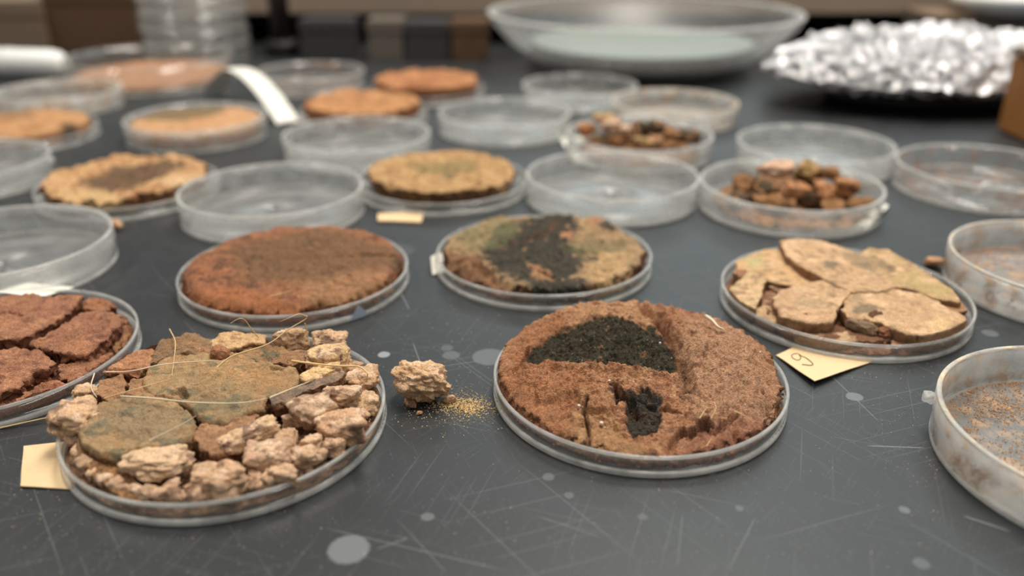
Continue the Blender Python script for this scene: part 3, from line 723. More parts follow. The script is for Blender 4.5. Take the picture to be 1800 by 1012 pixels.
# ------------------------------------------------------------------ slabs and clods
def slab(name, cen, outline_px, zt, zb, base, side, parent=None, seed=1, mott=None, patches=(), mat='fine', rough=.35, srough=.9, tilt=(0, 0), nr=34, na=150, edge_drop=.35, jag=.9, bowl=0.0, big=.35, taper=.05, terr=0.0, shrink=1.0, zmap=None, label=None, cat=None, group=None, feats=()):
    zm = zt if zmap is None else zmap
    O = np.array([(at(x, y, zm)[0] - cen[0], at(x, y, zm)[1] - cen[1]) for x, y in outline_px])
    c = np.mean(O, 0); O = c + (O - c) * shrink; rad = max(np.hypot(*(np.array(O) - c).T))
    fs = [(L2_[0], loc_pts(cen, L2_[1], zm), *L2_[2:]) for L2_ in feats]
    def ztop(xy):
        P3 = np.column_stack([xy, np.zeros(len(xy))]); d = xy - c
        z = zt + tilt[0] * d[:, 0] + tilt[1] * d[:, 1] + bowl * (d ** 2).sum(1) / rad ** 2 + fbm(P3, .13, 3, seed) * big * 1.6 + fbm(P3, .6, 3, seed + 5) * big * .6
        if terr: q = fbm(P3, .22, 3, seed + 19) * 5; z = z + (np.floor(q) + sstep(.8, 1, q - np.floor(q))) * terr
        for f in fs:
            dd = seg_dist(xy, f[1]) + fbm(P3, .7, 2, seed + 4) * .4; z = z - f[3] * (1 - sstep(f[2] * .3, f[2] * 1.2, dd))
        return np.maximum(z, zb + .6)
    V, F, F2, V0, kind = solid(O, ztop, zb, nr=nr, na=na, ns=9, seed=seed, rough=rough, side_rough=srough, nscale=.6, edge=.05, edge_drop=edge_drop, jag=jag, clampR=48.3, sm=0, taper=taper, jscale=.5)
    pp = []
    for p in patches:
        pts = loc_pts(cen, p[0], zm) if len(p[0]) > 1 else [(*loc_pts(cen, [p[0][0][:2]], zm)[0], p[0][0][2])]
        pp.append((pts, *p[1:]))
    col = colours(V, V0, kind, base, side, pp, seed=seed + 2, mott=mott)
    o = mesh_obj(name, V, F, M[mat], parent, True, col, F2)
    if parent is None: place(o, cen)
    if label: tag(o, label, cat, group)
    return o

def clod(name, x, y, z, rx, ry, rz, base, seed, mat='chalk', rot=0.0, mott=None, label=None, cat='soil clod', group=None, parent=None, res=1.0, rough=.30, flat=.0, tilt=0.0):
    """irregular crumbly lump; x, y, z is its centre in mm"""
    n = int(40 * res); m = int(26 * res)
    th = np.linspace(0, 2 * np.pi, n, endpoint=False); ph = np.linspace(0.04, np.pi - .04, m)
    D = np.stack([np.sin(ph)[:, None] * np.cos(th), np.sin(ph)[:, None] * np.sin(th), np.cos(ph)[:, None] + 0 * th], -1).reshape(-1, 3)
    Q = D * 3
    rs = np.random.RandomState(seed); NN = rs.randn(13, 3); NN /= np.linalg.norm(NN, axis=1)[:, None]
    NN = np.vstack([NN, np.eye(3), -np.eye(3)]); dd = np.concatenate([rs.uniform(.74, 1.05, 13), rs.uniform(.85, 1.0, 6)])
    q = np.maximum(D @ NN.T, .02) / dd; r = 1.06 / (q ** 9).sum(1) ** (1 / 9)
    r = r * (1 + fbm(Q, .55, 2, seed) * .22 + fbm(Q, 1.5, 3, seed + 3) * rough * .55)
    w, cv = worley(Q, .9, seed); r = r * (1.0 - .12 * (w - .45))
    V = D * r[:, None] * [rx, ry, rz]
    V += np.stack([fbm(V + 9, .55, 3, seed + 9 + i) for i in range(3)], 1) * min(rx, ry, rz) * .10
    ct, st = math.cos(tilt), math.sin(tilt); V = V @ np.array([[ct, 0, -st], [0, 1, 0], [st, 0, ct]])
    cr, sr = math.cos(rot), math.sin(rot); V = V @ np.array([[cr, sr, 0], [-sr, cr, 0], [0, 0, 1]])
    F = grid_faces(m, n); V = np.vstack([V, V[:n].mean(0), V[-n:].mean(0)]); a = np.arange(n); b = (a + 1) % n; L_ = len(V)
    F2 = np.vstack([np.stack([np.full(n, L_ - 2), a, b], 1), np.stack([np.full(n, L_ - 1), (m - 1) * n + b, (m - 1) * n + a], 1)])
    zmin = V[:, 2].min(); V[:, 2] -= zmin
    col = np.tile(np.array(lin(base)), (len(V), 1))
    for j, (rgb, thr, sc) in enumerate(mott or [((150, 118, 98), .12, .22), ((232, 198, 168), .1, .3)]):
        mm = sstep(thr, thr + .25, fbm(V, sc, 4, seed + 40 + j * 9))[:, None]; col = col * (1 - mm) + np.array(lin(rgb)) * mm
    mn = col.mean(1, keepdims=True); col = np.clip((col + (mn - col) * .15) * 1.2 * [1.02, .98, .9], 0, 1)
    o = mesh_obj(name, V, F, M[mat], parent, True, col, F2)
    o.location = Vector((x, y, z)) * S
    if label: tag(o, label, cat, group)
    return o

# ---- dish E : cracked tan plates
cE = DISH['E'][:2]
cakeE = cake('E', 3.6, [], (140, 94, 62), (128, 82, 54), [], 'cracked tan soil cake broken into curling plates', R=47, seed=61, z=4, nr=60, na=220, dome=.6, big=1.0, mott=[((104, 66, 42), .1, .3), ((170, 118, 80), .15, .4)], edge_drop=1.5)
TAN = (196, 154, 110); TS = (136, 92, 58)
mt = [((214, 172, 126), .05, .12), ((160, 126, 90), .16, .3)]
DK = (84, 80, 68)
def eslab(pts, zt, zb=3.2, **k):
    kw = dict(base=TAN, side=TS, mott=mt, mat='fine'); kw.update(k)
    return slab('slab', cE, pts, zt, zb, parent=cakeE, **kw)
eslab([(1292, 462), (1320, 448), (1345, 440), (1385, 440), (1410, 462), (1440, 478), (1458, 490), (1425, 502), (1385, 498), (1352, 492), (1318, 484), (1296, 474)], 9.2, seed=62, base=(208, 162, 108), tilt=(-.03, .03), patches=[([(1310, 455), (1340, 452), (1338, 468), (1315, 470)], (172, 172, 112), 3, 2, .6)])
eslab([(1370, 426), (1400, 421), (1440, 424), (1480, 436), (1520, 448), (1540, 462), (1560, 485), (1575, 500), (1545, 508), (1500, 508), (1470, 500), (1440, 484), (1405, 466), (1382, 450)], 12.8, zb=6.5, seed=63, tilt=(-.02, .03), patches=[([(1450, 458), (1475, 462), (1470, 474), (1448, 470)], DK, 1.2, 1.5, .8), ([(1470, 440), (1530, 450), (1545, 480), (1510, 470)], (112, 100, 78), 3, 3, .6), ([(1440, 494), (1470, 490), (1472, 504), (1440, 500)], DK, 1.5, 1.5, .7)])
eslab([(1508, 447), (1528, 436), (1560, 440), (1590, 455), (1620, 472), (1650, 492), (1680, 512), (1690, 528), (1665, 526), (1635, 518), (1600, 506), (1565, 500), (1552, 495), (1540, 470), (1528, 458)], 11.6, zb=5, seed=64, base=(184, 150, 98), tilt=(.0, .02), patches=[([(1535, 452), (1575, 468), (1570, 478), (1540, 465)], (100, 84, 66), 2, 2, .7), ([(1600, 480), (1670, 510), (1650, 520), (1600, 500)], (176, 156, 88), 3, 2, .5)])
eslab([(1358, 524), (1375, 510), (1410, 498), (1450, 494), (1500, 500), (1498, 512), (1484, 528), (1470, 545), (1468, 562), (1440, 566), (1400, 562), (1370, 552)], 11.2, zb=3.0, seed=65, srough=1.1, tilt=(0, .02), patches=[([(1380, 545), (1450, 540), (1460, 560), (1400, 560)], (214, 166, 120), 3, 2, .6), ([(1390, 525), (1450, 530), (1440, 540), (1400, 540)], (140, 132, 100), 3, 3, .4)])
eslab([(1500, 512), (1530, 506), (1575, 508), (1625, 518), (1652, 530), (1672, 545), (1700, 552), (1698, 566), (1672, 578), (1630, 588), (1590, 582), (1550, 566), (1520, 560), (1490, 556), (1480, 545), (1486, 528)], 10.6, zb=3.0, seed=66, tilt=(0, .02), srough=1.1, patches=[([(1500, 538), (1530, 532), (1552, 544), (1535, 550), (1502, 550)], (96, 88, 72), 1.5, 2, .8), ([(1620, 565), (1680, 555), (1670, 575), (1630, 582)], (226, 182, 124), 3, 2, .8), ([(1495, 515), (1520, 510), (1515, 530), (1490, 535)], (116, 104, 78), 2, 2, .5)])
eslab([(1278, 508), (1300, 492), (1318, 480), (1342, 484), (1346, 496), (1338, 520), (1326, 544), (1306, 540), (1286, 526)], 8.8, seed=67, base=(206, 172, 120), tilt=(.06, .03), bowl=1.2)
eslab([(1326, 545), (1345, 534), (1362, 545), (1366, 566), (1352, 572), (1335, 562)], 7.2, seed=68, base=(186, 150, 104))
eslab([(1288, 476), (1298, 468), (1312, 474), (1318, 486), (1300, 486)], 9.6, seed=69, base=(150, 98, 60), mat='chalk')
eslab([(1340, 515), (1356, 508), (1372, 520), (1368, 545), (1350, 552), (1338, 540)], 7.4, seed=70, base=(132, 86, 58), mat='chalk', rough=.8)
eslab([(1350, 500), (1385, 500), (1420, 500), (1400, 512), (1366, 514)], 6.6, seed=71, base=(116, 76, 52), mat='chalk', rough=.8)
eslab([(1660, 530), (1690, 530), (1700, 545), (1680, 550), (1655, 540)], 8.2, seed=72, base=(176, 126, 84), mat='chalk')
eslab([(1390, 570), (1440, 572), (1500, 574), (1570, 592), (1540, 600), (1460, 600), (1400, 590)], 6.2, seed=73, base=(122, 80, 52), mat='chalk', rough=.9, zb=2.5)
eslab([(1560, 588), (1620, 590), (1690, 572), (1690, 590), (1640, 606), (1570, 606)], 5.6, seed=74, base=(150, 100, 66), mat='chalk', rough=.9, zb=2.5)
for i, (x, y, rx, ry, rz, zz, rgb, rot) in enumerate([(1512, 574, 6.5, 2.6, 2.6, 5.2, (150, 126, 100), -.7), (1535, 560, 4, 3, 2.5, 6.4, (112, 76, 54), .3), (1560, 585, 4, 2.5, 2.2, 5, (140, 92, 62), .4), (1425, 560, 3.5, 2, 2, 6.5, (120, 80, 58), 0)]):
    X, Y = at(x, y, zz + rz); clod('lump', X - cE[0], Y - cE[1], zz, rx, ry, rz, rgb, 80 + i, rot=rot, parent=cakeE, mott=[((110, 78, 56), .1, .3)])

# ---- dish Z : cracked reddish slabs, left edge
cZ = DISH['Z'][:2]
cakeZ = cake('Z', 4.2, [], (104, 62, 38), (126, 72, 44), [], 'cracked reddish brown soil cake broken into thick granular slabs', R=47, seed=91, z=4, nr=60, na=240, dome=.6, big=1.0, mott=[((170, 104, 64), .1, .3)], edge_drop=1.2)  # bed colour darkened to paint the shade down in the cracks
def zslab(pts, zt, zb=3.0, **k):
    kw = dict(base=(162, 104, 72), side=(134, 76, 46), mott=[((182, 120, 80), .05, .2), ((134, 84, 60), .15, .35)], mat='grain', srough=2.2, rough=.8, edge_drop=.5, jag=1.6, shrink=.965, taper=.09, terr=.25); kw.update(k)
    return slab('slab', cZ, pts, zt, zb, parent=cakeZ, **kw)
zslab([(-110, 545), (-40, 526), (10, 516), (45, 512), (75, 520), (110, 518), (150, 516), (140, 530), (125, 546), (92, 566), (55, 586), (8, 598), (-50, 606), (-110, 600)], 11.6, seed=92, feats=[('crack', [(-20, 560), (0, 552), (22, 549), (38, 553)], .8, 2.0)])
zslab([(50, 600), (85, 582), (115, 568), (142, 545), (172, 541), (205, 546), (216, 552), (214, 566), (198, 582), (178, 600), (160, 618), (130, 624), (100, 620), (72, 612)], 10.8, seed=93, patches=[([(120, 600), (160, 600), (158, 620), (120, 618)], (196, 128, 76), 3, 2, .7)])
zslab([(-100, 640), (-40, 618), (10, 610), (48, 608), (78, 618), (98, 630), (86, 646), (52, 660), (34, 682), (4, 690), (-50, 705), (-110, 700)], 10.0, seed=94)
zslab([(96, 642), (130, 634), (165, 626), (195, 618), (204, 628), (186, 648), (150, 662), (122, 668), (104, 660)], 7.6, seed=95, base=(164, 104, 66))
zslab([(22, 700), (50, 684), (72, 672), (100, 664), (122, 670), (108, 690), (70, 704), (35, 716)], 7.2, seed=96, base=(160, 94, 52))
zslab([(140, 540), (160, 524), (190, 526), (200, 536), (190, 544), (160, 544)], 7.6, seed=97, base=(170, 108, 68))
zslab([(200, 580), (220, 560), (228, 580), (220, 605), (205, 620), (192, 610)], 5.2, seed=98, base=(168, 116, 66))
zslab([(-60, 720), (0, 705), (30, 700), (40, 712), (0, 735), (-60, 745)], 5.4, seed=99, base=(134, 80, 50))

# ---- dish B : olive slabs among pinkish clods
cB = DISH['B'][:2]
cakeB = cake('B', 4.2, [], (140, 100, 70), (186, 142, 106), [([(130, 760), (200, 790), (330, 860), (250, 870), (150, 830)], (142, 98, 58), 4, 3, .7), ([(330, 700), (460, 700), (560, 720), (480, 800), (380, 800)], (116, 80, 52), 4, 4, .7), ([(200, 640), (300, 600), (500, 590), (480, 700), (300, 700)], (120, 80, 50), 5, 3, .8)],  # bed colour darkened to paint shade in the gaps between clods
             'broken olive brown soil cake in flat slabs, crossed by fine roots', R=48, seed=101, z=5, nr=90, na=320, dome=.2, big=1.6, rough=1.3, mat='chalk', mott=[((196, 152, 116), .15, .3), ((140, 100, 70), .2, .4)], edge_drop=1.0)
OLV = (158, 126, 82)
mB = [((164, 124, 78), .0, .14), ((112, 100, 74), .12, .2)]
def bslab(pts, zt, zb=4.0, **k):
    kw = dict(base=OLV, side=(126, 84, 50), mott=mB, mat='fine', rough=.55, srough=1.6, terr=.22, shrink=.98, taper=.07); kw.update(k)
    return slab('slab', cB, pts, zt, zb, parent=cakeB, **kw)
bslab([(132, 752), (142, 730), (170, 708), (215, 696), (262, 692), (310, 704), (336, 722), (346, 745), (338, 764), (312, 782), (278, 790), (240, 786), (205, 796), (170, 792), (140, 775)], 12.6, zb=3, seed=102, nr=60, na=240, tilt=(.02, .03), edge_drop=1.8,
      patches=[([(160, 720), (250, 700), (330, 730), (300, 770), (240, 770), (180, 760)], (118, 104, 80), 4, 5, .55)])
bslab([(135, 775), (170, 790), (205, 800), (235, 812), (240, 850), (262, 872), (215, 870), (165, 838), (138, 805)], 8.2, zb=2.5, seed=103, nr=40, na=160, tilt=(.0, .14), base=(138, 98, 54), mott=[((166, 116, 62), .0, .5), ((100, 68, 40), .1, .6)], rough=.9)
bslab([(246, 668), (262, 640), (290, 622), (340, 616), (400, 612), (440, 628), (485, 636), (528, 648), (538, 668), (505, 690), (474, 700), (462, 716), (430, 726), (402, 740), (372, 742), (346, 728), (330, 712), (300, 698), (262, 692)], 13.2, zb=3, seed=104, nr=70, na=260, edge_drop=1.2,
      patches=[([(330, 690), (440, 690), (450, 715), (400, 730), (350, 722)], (104, 96, 70), 4, 4, .6), ([(330, 650), (400, 650), (420, 680), (360, 690)], (118, 100, 70), 4, 4, .5), ([(430, 640), (530, 650), (520, 680), (450, 690)], (158, 116, 68), 4, 3, .8), ([(340, 640), (420, 640), (440, 665), (380, 670)], (182, 138, 84), 4, 3, .6)],
      feats=[('crack', [(308, 690), (318, 684), (326, 696)], 1.4, 3.0), ('crack', [(478, 645), (494, 646)], .8, 2.2), ('crack', [(526, 650), (538, 660)], 1.2, 3)])
bslab([(336, 760), (350, 744), (378, 744), (410, 736), (444, 722), (456, 728), (446, 748), (428, 770), (400, 790), (374, 796), (350, 784)], 11.6, zb=3, seed=105, base=(152, 108, 70), tilt=(0, .03), mott=[((172, 124, 82), .05, .15)])
bslab([(166, 690), (174, 666), (216, 658), (222, 672), (218, 694), (190, 700)], 11.8, seed=106, base=(158, 112, 72), mott=[((172, 124, 82), .05, .15)])
bslab([(222, 690), (226, 664), (262, 660), (280, 668), (288, 684), (264, 692), (240, 696)], 12.0, seed=107, base=(154, 110, 70), mott=[((172, 124, 82), .05, .15)])
bslab([(180, 655), (196, 632), (230, 618), (270, 612), (280, 628), (262, 646), (240, 654), (205, 658)], 12.2, seed=108, base=(168, 112, 70), mott=[((184, 128, 82), .0, .2)], feats=[('crack', [(182, 648), (215, 650), (240, 652)], 1.4, 2.5)])
bslab([(262, 640), (272, 614), (285, 592), (310, 578), (345, 584), (372, 596), (386, 612), (360, 622), (320, 622), (285, 628)], 13.2, seed=109, base=(146, 110, 74), rough=.9, mat='chalk', mott=[((122, 100, 74), .0, .3), ((172, 124, 80), .1, .3)])
bslab([(240, 600), (262, 584), (290, 578), (300, 590), (280, 606), (250, 614)], 11.5, seed=110, base=(166, 104, 60), rough=.9, mat='chalk', mott=[((130, 80, 46), .1, .3)])
bslab([(366, 596), (385, 584), (415, 580), (445, 584), (470, 588), (466, 600), (430, 606), (395, 612), (372, 608)], 13.4, zb=6, seed=111, base=(210, 166, 112), rough=.5, mott=[((176, 130, 84), .1, .3)], label=None)
bslab([(410, 632), (425, 610), (462, 604), (505, 610), (540, 622), (530, 640), (490, 636), (450, 634)], 11.6, seed=112, base=(164, 116, 76), rough=.9, mat='chalk')
clod('lump', *(np.array(at(386, 622, 13)) - cB), 9.5, 4.0, 3.2, 3.0, (172, 120, 84), 113, parent=cakeB, mott=[((150, 104, 70), .1, .3)])
bslab([(474, 700), (500, 690), (540, 668), (575, 652), (608, 648), (606, 662), (570, 676), (530, 688), (500, 704), (478, 710)], 13.6, zb=8, seed=114, base=(136, 110, 90), rough=.3, mott=[((110, 92, 78), .0, .4)], edge_drop=.3)

PK = (214, 176, 142)
GB = 'loose pinkish clods in the front left dish'
BC = [  # px centre x, y, half widths mm rx, ry, rz, base z, rot, colour, label
 (281, 812, 11.0, 6.6, 2.7, 7.2, .05, (222, 184, 152), 'broad flat pinkish clod lying in front of the olive slabs'),
 (433, 768, 10.5, 4.4, 3.6, 7.0, .75, PK, 'long slanting pinkish clod propped beside the olive slabs'),
 (476, 800, 8.0, 5.6, 4.4, 6.0, .1, (196, 156, 134), 'greyish pink block-shaped clod right of the long slanting one'),
 (388, 838, 9.0, 6.0, 4.2, 5.0, -.2, (208, 166, 136), 'pinkish clod with a hollow, right of the broad flat one'),
 (548, 722, 7.2, 7.6, 4.4, 7.0, .7, (192, 156, 134), 'tall arched greyish clod below the dark slab edge'),
 (606, 748, 7.6, 6.6, 4.4, 6.4, .2, (206, 160, 130), 'large rough pinkish clod near the right wall of the front left dish'),
 (600, 698, 6.6, 5.0, 3.8, 7.6, -.3, (204, 162, 132), 'pinkish clod with a dark hole under the roots at the right'),
 (502, 770, 4.2, 4.0, 3.4, 6.6, 0, (200, 158, 130), 'small pinkish clod between the arched and slanting clods'),
 (549, 776, 3.6, 3.4, 3.0, 6.4, .4, (214, 174, 146), 'small pale angular clod in the middle of the loose clods'),
 (543, 808, 5.0, 4.4, 3.4, 5.4, .2, (206, 166, 138), 'pinkish clod right of the greyish block-shaped one'),
 (497, 838, 4.8, 3.2, 2.8, 4.8, 0, (208, 168, 140), 'small pinkish clod below the greyish block-shaped one'),
 (602, 792, 4.0, 3.6, 2.8, 5.2, .3, (204, 162, 132), 'small pinkish clod under the large rough one'),
 (582, 632, 8.6, 6.0, 4.4, 8.0, .3, (218, 180, 138), 'pale beige crumbly clod at the back right of the front left dish'),
 (582, 604, 7.0, 4.6, 3.8, 7.5, 0, (210, 170, 140), 'pinkish clod on the back rim behind the pale beige one'),
 (566, 660, 8.0, 5.0, 3.6, 8.6, .5, (224, 184, 134), 'yellowish beige clod touching the olive slab'),
 (510, 592, 6.6, 4.2, 4.2, 8.6, .2, (196, 158, 124), 'peaked clod with a tuft of roots on the back rim'),
 (134, 738, 8.0, 8.5, 5.0, 5.2, .9, (218, 176, 142), 'fluffy pinkish clod against the left wall'),
 (640, 668, 6.2, 6.0, 3.6, 5.6, .2, (198, 156, 124), 'rough clod beside the bent root, back right wall'),
 (654, 706, 4.8, 6.0, 3.2, 4.8, 0, (200, 160, 128), 'dusty clod against the right wall of the front left dish'),
 (150, 690, 4.6, 4.0, 3.0, 7.0, .3, (200, 160, 124), 'small clod above the fluffy one by the left wall'),
]
for i, (px, py, rx, ry, rz, zb_, rot, rgb, lab) in enumerate(BC):
    X, Y = at(px, py, zb_ + rz * 1.1)
    dx, dy = X - cB[0], Y - cB[1]; q = math.hypot(dx, dy); lim = 48.5 - min(rx, ry) * (.35 if py < 620 or px < 160 else .95)
    if q > lim: X, Y = cB[0] + dx * lim / q, cB[1] + dy * lim / q
    rgb = (min(255, rgb[0] + 8), rgb[1] + 10, rgb[2] + 4)
    clod('soil_clod', X, Y, zb_, rx * .94, ry * .94, rz, rgb, 200 + i * 7, rot=rot, label=lab, group=GB, res=1.7 if rx > 6 else 1.2)
SHORT = ['broad flat clod', 'long slanting clod', 'greyish block-shaped clod', 'hollowed pinkish clod', 'tall arched clod', 'large rough clod', 'clod with the dark hole', 'clod between arched and slanting ones',
         'small pale angular clod', 'clod right of the greyish block', 'clod below the greyish block', 'clod under the large rough one', 'pale beige back clod', 'clod on the back rim', 'yellowish beige clod', 'peaked clod with roots', 'fluffy left clod', 'clod beside the bent root', 'dusty right wall clod', 'small clod above the fluffy one']
rnd = random.Random(12)
small = [(308, 868), (322, 880), (340, 870), (352, 884), (370, 876), (385, 884), (402, 872), (415, 884), (430, 874), (446, 866), (455, 856), (470, 862), (486, 858), (508, 856), (525, 846), (540, 840), (556, 832), (572, 822), (588, 812), (604, 806), (618, 790), (630, 776), (640, 760),
         (300, 852), (335, 856), (365, 858), (120, 772), (118, 800), (130, 820), (148, 838), (165, 852), (182, 864), (200, 872), (222, 880), (244, 884), (268, 886), (290, 886), (520, 740), (528, 790), (575, 780), (470, 842), (440, 848), (655, 742), (640, 728), (625, 690), (618, 716), (628, 640), (606, 622), (540, 640), (560, 690), (512, 720), (575, 760), (452, 838), (560, 800), (622, 652), (640, 690), (575, 740)]
keys = []
for px, py in small:
    b = min(range(len(BC)), key=lambda q: math.hypot(px - BC[q][0], (py - BC[q][1]) * 1.6)); dx, dy = px - BC[b][0], py - BC[b][1]
    keys.append((b, ('right of' if dx > 0 else 'left of') if abs(dx) > abs(dy) * 1.5 else ('below' if dy > 0 else 'above'), math.hypot(dx, dy)))
ORD = ['', 'second ', 'third ', 'fourth ', 'fifth ', 'sixth ', 'seventh ', 'eighth ', 'ninth ', 'tenth ', 'eleventh ']
slab_ = []
for b, d, q in keys:
    same = sorted(k2[2] for k2 in keys if k2[:2] == (b, d)); n_ = same.index(q)
    slab_.append('small crumb %s the %s' % (d, SHORT[b]) if len(same) == 1 else '%scrumb counting away %s the %s' % (ORD[n_] or 'first ', d, SHORT[b]) if False else '%ssmall crumb going %s from the %s' % (ORD[n_] or 'first ', {'right of': 'right', 'left of': 'left', 'below': 'forward', 'above': 'back'}[d], SHORT[b]))
for i, (px, py) in enumerate(small):
    r = rnd.uniform(1.3, 2.7); z0 = 5.0 if py > 830 or px < 200 else 6.2; X, Y = at(px, py, z0 + r)
    dx, dy = X - cB[0], Y - cB[1]; rr = math.hypot(dx, dy)
    if rr > 45: X = cB[0] + dx * 45 / rr; Y = cB[1] + dy * 45 / rr
    rf = rnd.uniform(.86, 1.04); rgb = tuple(int(c * rf) for c in (220, 180, 148))
    clod('soil_crumb', X, Y, z0, r * rnd.uniform(.9, 1.5), r, r * .85, rgb, 400 + i * 3, rot=rnd.uniform(0, 3), label=slab_[i], group='small pinkish crumbs in the front left dish', res=.7)

# ---- roots over dish B (and stray ones)
def root3(pts, r, mat, label, group='thin dry roots over the front left dish'):
    c = [(*at(x, y, z), z) for x, y, z in pts]
    o0 = np.array(c[0]); o = tube('dry_root', np.array(c) - o0, r, M[mat]); o.location = Vector(o0) * S
    tag(o, label, 'root', group)
root3([(183, 700, 13), (240, 683, 16), (305, 664, 15)], .22, 'root', 'straight yellow root lying across the two small square slabs')
root3([(182, 654, 12), (230, 652, 15), (290, 640, 15.5), (370, 634, 14.4), (400, 636, 14)], .28, 'root_pale', 'long pale root lying over the middle slab')
root3([(212, 696, 14), (270, 700, 15.5), (340, 707, 15.5), (420, 708, 14.5), (470, 700, 14.5)], .32, 'root_pale', 'thickest pale root crossing from the small square slabs to the dark slab edge')
root3([(298, 578, 14), (308, 600, 16), (306, 630, 15.5), (302, 660, 14.4)], .22, 'root', 'short root hanging down the back left slab')
root3([(382, 645, 14.5), (410, 625, 17), (470, 605, 19), (505, 580, 22), (535, 562, 24), (540, 556, 25)], .3, 'root', 'long yellow root rising toward the back rim')
root3([(540, 556, 25), (525, 552, 27), (505, 560, 26), (492, 565, 24)], .22, 'root', 'curled root tip arching over the domed cake dish')
root3([(455, 594, 15), (440, 575, 20), (430, 562, 24), (420, 560, 25), (405, 568, 24)], .2, 'root', 'hooked fine root standing behind the tan slab')
root3([(536, 568, 22), (540, 585, 18), (544, 600, 15)], .22, 'root', 'short upright root beside the peaked clod')
root3([(513, 634, 14), (560, 640, 16), (600, 643, 16), (630, 644, 15), (645, 655, 14), (644, 665, 12), (634, 680, 10)], .4, 'root', 'stout bent root arching over the clods at the right')
root3([(474, 699, 14.8), (510, 684, 15.2), (545, 670, 15)], .3, 'root_pale', 'pale root along the dark slab edge')
root3([(262, 774, 14), (320, 745, 15.2), (345, 730, 14.6)], .14, 'root_pale', 'hair-fine root on the large front olive slab')
root3([(166, 656, 12), (160, 680, 13), (170, 698, 13)], .24, 'root_pale', 'small curved root by the left wall')
root3([(0, 752, .5), (50, 741, 1.2), (95, 731, 2), (104, 728, 2.5)], .3, 'root', 'yellow root on the bench between the two left dishes', None)
for i, pts in enumerate([[(1230, 735, 12), (1238, 722, 13), (1245, 715, 13)], [(1250, 735, 11), (1258, 718, 13), (1256, 706, 13)], [(1290, 722, 11), (1305, 728, 11), (1322, 738, 10)], [(1242, 784, 8), (1252, 768, 9)]]):
    root3(pts, .16, 'root', ['fine pale root hair right of the lower black patch, leftmost of three', 'middle fine root hair right of the lower black patch', 'long lying root hair, rightmost on the two-patched cake', 'lowest root hair, at the front cavity of the two-patched cake'][i], 'root hairs on the two-patched cake')
for i, pts in enumerate([[(475, 520, 13), (500, 514, 13), (522, 508, 13.5)]]):
    root3(pts, .22, 'root', 'small twig lying on the domed rust brown cake', None)

# ---- heaps J and Q
def heap(key, pts, rgbs, zbase, grp, lab, bed_label, peak, seed, bedR=40, bed=(128, 90, 58)):
    cen = DISH[key][:2]
    o = cake(key, 4.5, [('mound', peak[0], peak[1], peak[2])], bed, (118, 80, 52), [], bed_label, R=bedR, seed=seed, z=8, nr=50, na=170, dome=2, big=2.4, mat='fine', rough=2.2, srough=2.4, clampR=46.3, mott=[((78, 66, 50), .1, .2), ((176, 124, 76), .1, .25)])
    o['group'] = 'heaps of broken soil'
    for i, (px, py, zz, rx, ry, rz, c, l) in enumerate(pts):
        X, Y = at(px, py, zz); dx, dy = X - cen[0], Y - cen[1]; rr = math.hypot(dx, dy)
        if rr > 41: X = cen[0] + dx * 41 / rr; Y = cen[1] + dy * 41 / rr
        clod('soil_clod', X, Y, zz - rz, rx, ry, rz, rgbs[c], seed + 10 + i * 5, mat='chalk', rot=i * 1.3, label=l, group=grp, res=.9, mott=[((104, 76, 52), .12, .3), ((190, 140, 92), .15, .3)] if c != 1 else None)
PJ = {0: (150, 108, 68), 1: (218, 178, 152), 2: (92, 80, 62), 3: (190, 130, 82), 4: (170, 136, 78)}
heap('J', [(1360, 300, 22, 11, 6, 4, 1, 'pinkish white clod on the summit of the peaked heap'), (1420, 298, 19, 11, 7, 4, 4, 'ochre clod beside the pinkish summit clod'), (1455, 305, 18, 8, 6, 4, 0, 'brown clod on the back right shoulder of the peaked heap'),
           (1310, 325, 13, 8, 6, 5, 0, 'brown clod on the left flank of the peaked heap'), (1345, 330, 15, 8, 6, 4, 2, 'dark clod below the pinkish summit clod'), (1400, 335, 16, 9, 6, 4, 3, 'rusty clod in the middle of the peaked heap'), (1450, 335, 15, 8, 6, 4, 3, 'rusty clod right of the middle of the peaked heap'),
           (1490, 330, 13, 7, 6, 5, 3, 'orange clod on the right flank of the peaked heap'), (1300, 352, 8, 8, 6, 4, 2, 'dark clod at the left foot of the peaked heap'), (1350, 358, 9, 9, 6, 5, 0, 'brown clod at the front left foot of the peaked heap'), (1415, 350, 11, 6, 5, 4, 2, 'small dark clod in the front of the peaked heap'),
           (1460, 362, 9, 9, 6, 4, 0, 'brown clod at the front right foot of the peaked heap'), (1510, 358, 8, 7, 6, 4, 0, 'brown clod at the right foot of the peaked heap'), (1400, 372, 6, 10, 5, 3, 0, 'low brown clod at the very front of the peaked heap')],
     PJ, 5, 'clods of the peaked heap', '', 'peaked bed of dark brown broken soil under the pinkish summit clod', ((1395, 320), 14, 9), 501)
PQ = {0: (142, 98, 58), 1: (224, 188, 164), 2: (78, 66, 54), 3: (176, 116, 66), 4: (204, 168, 118)}
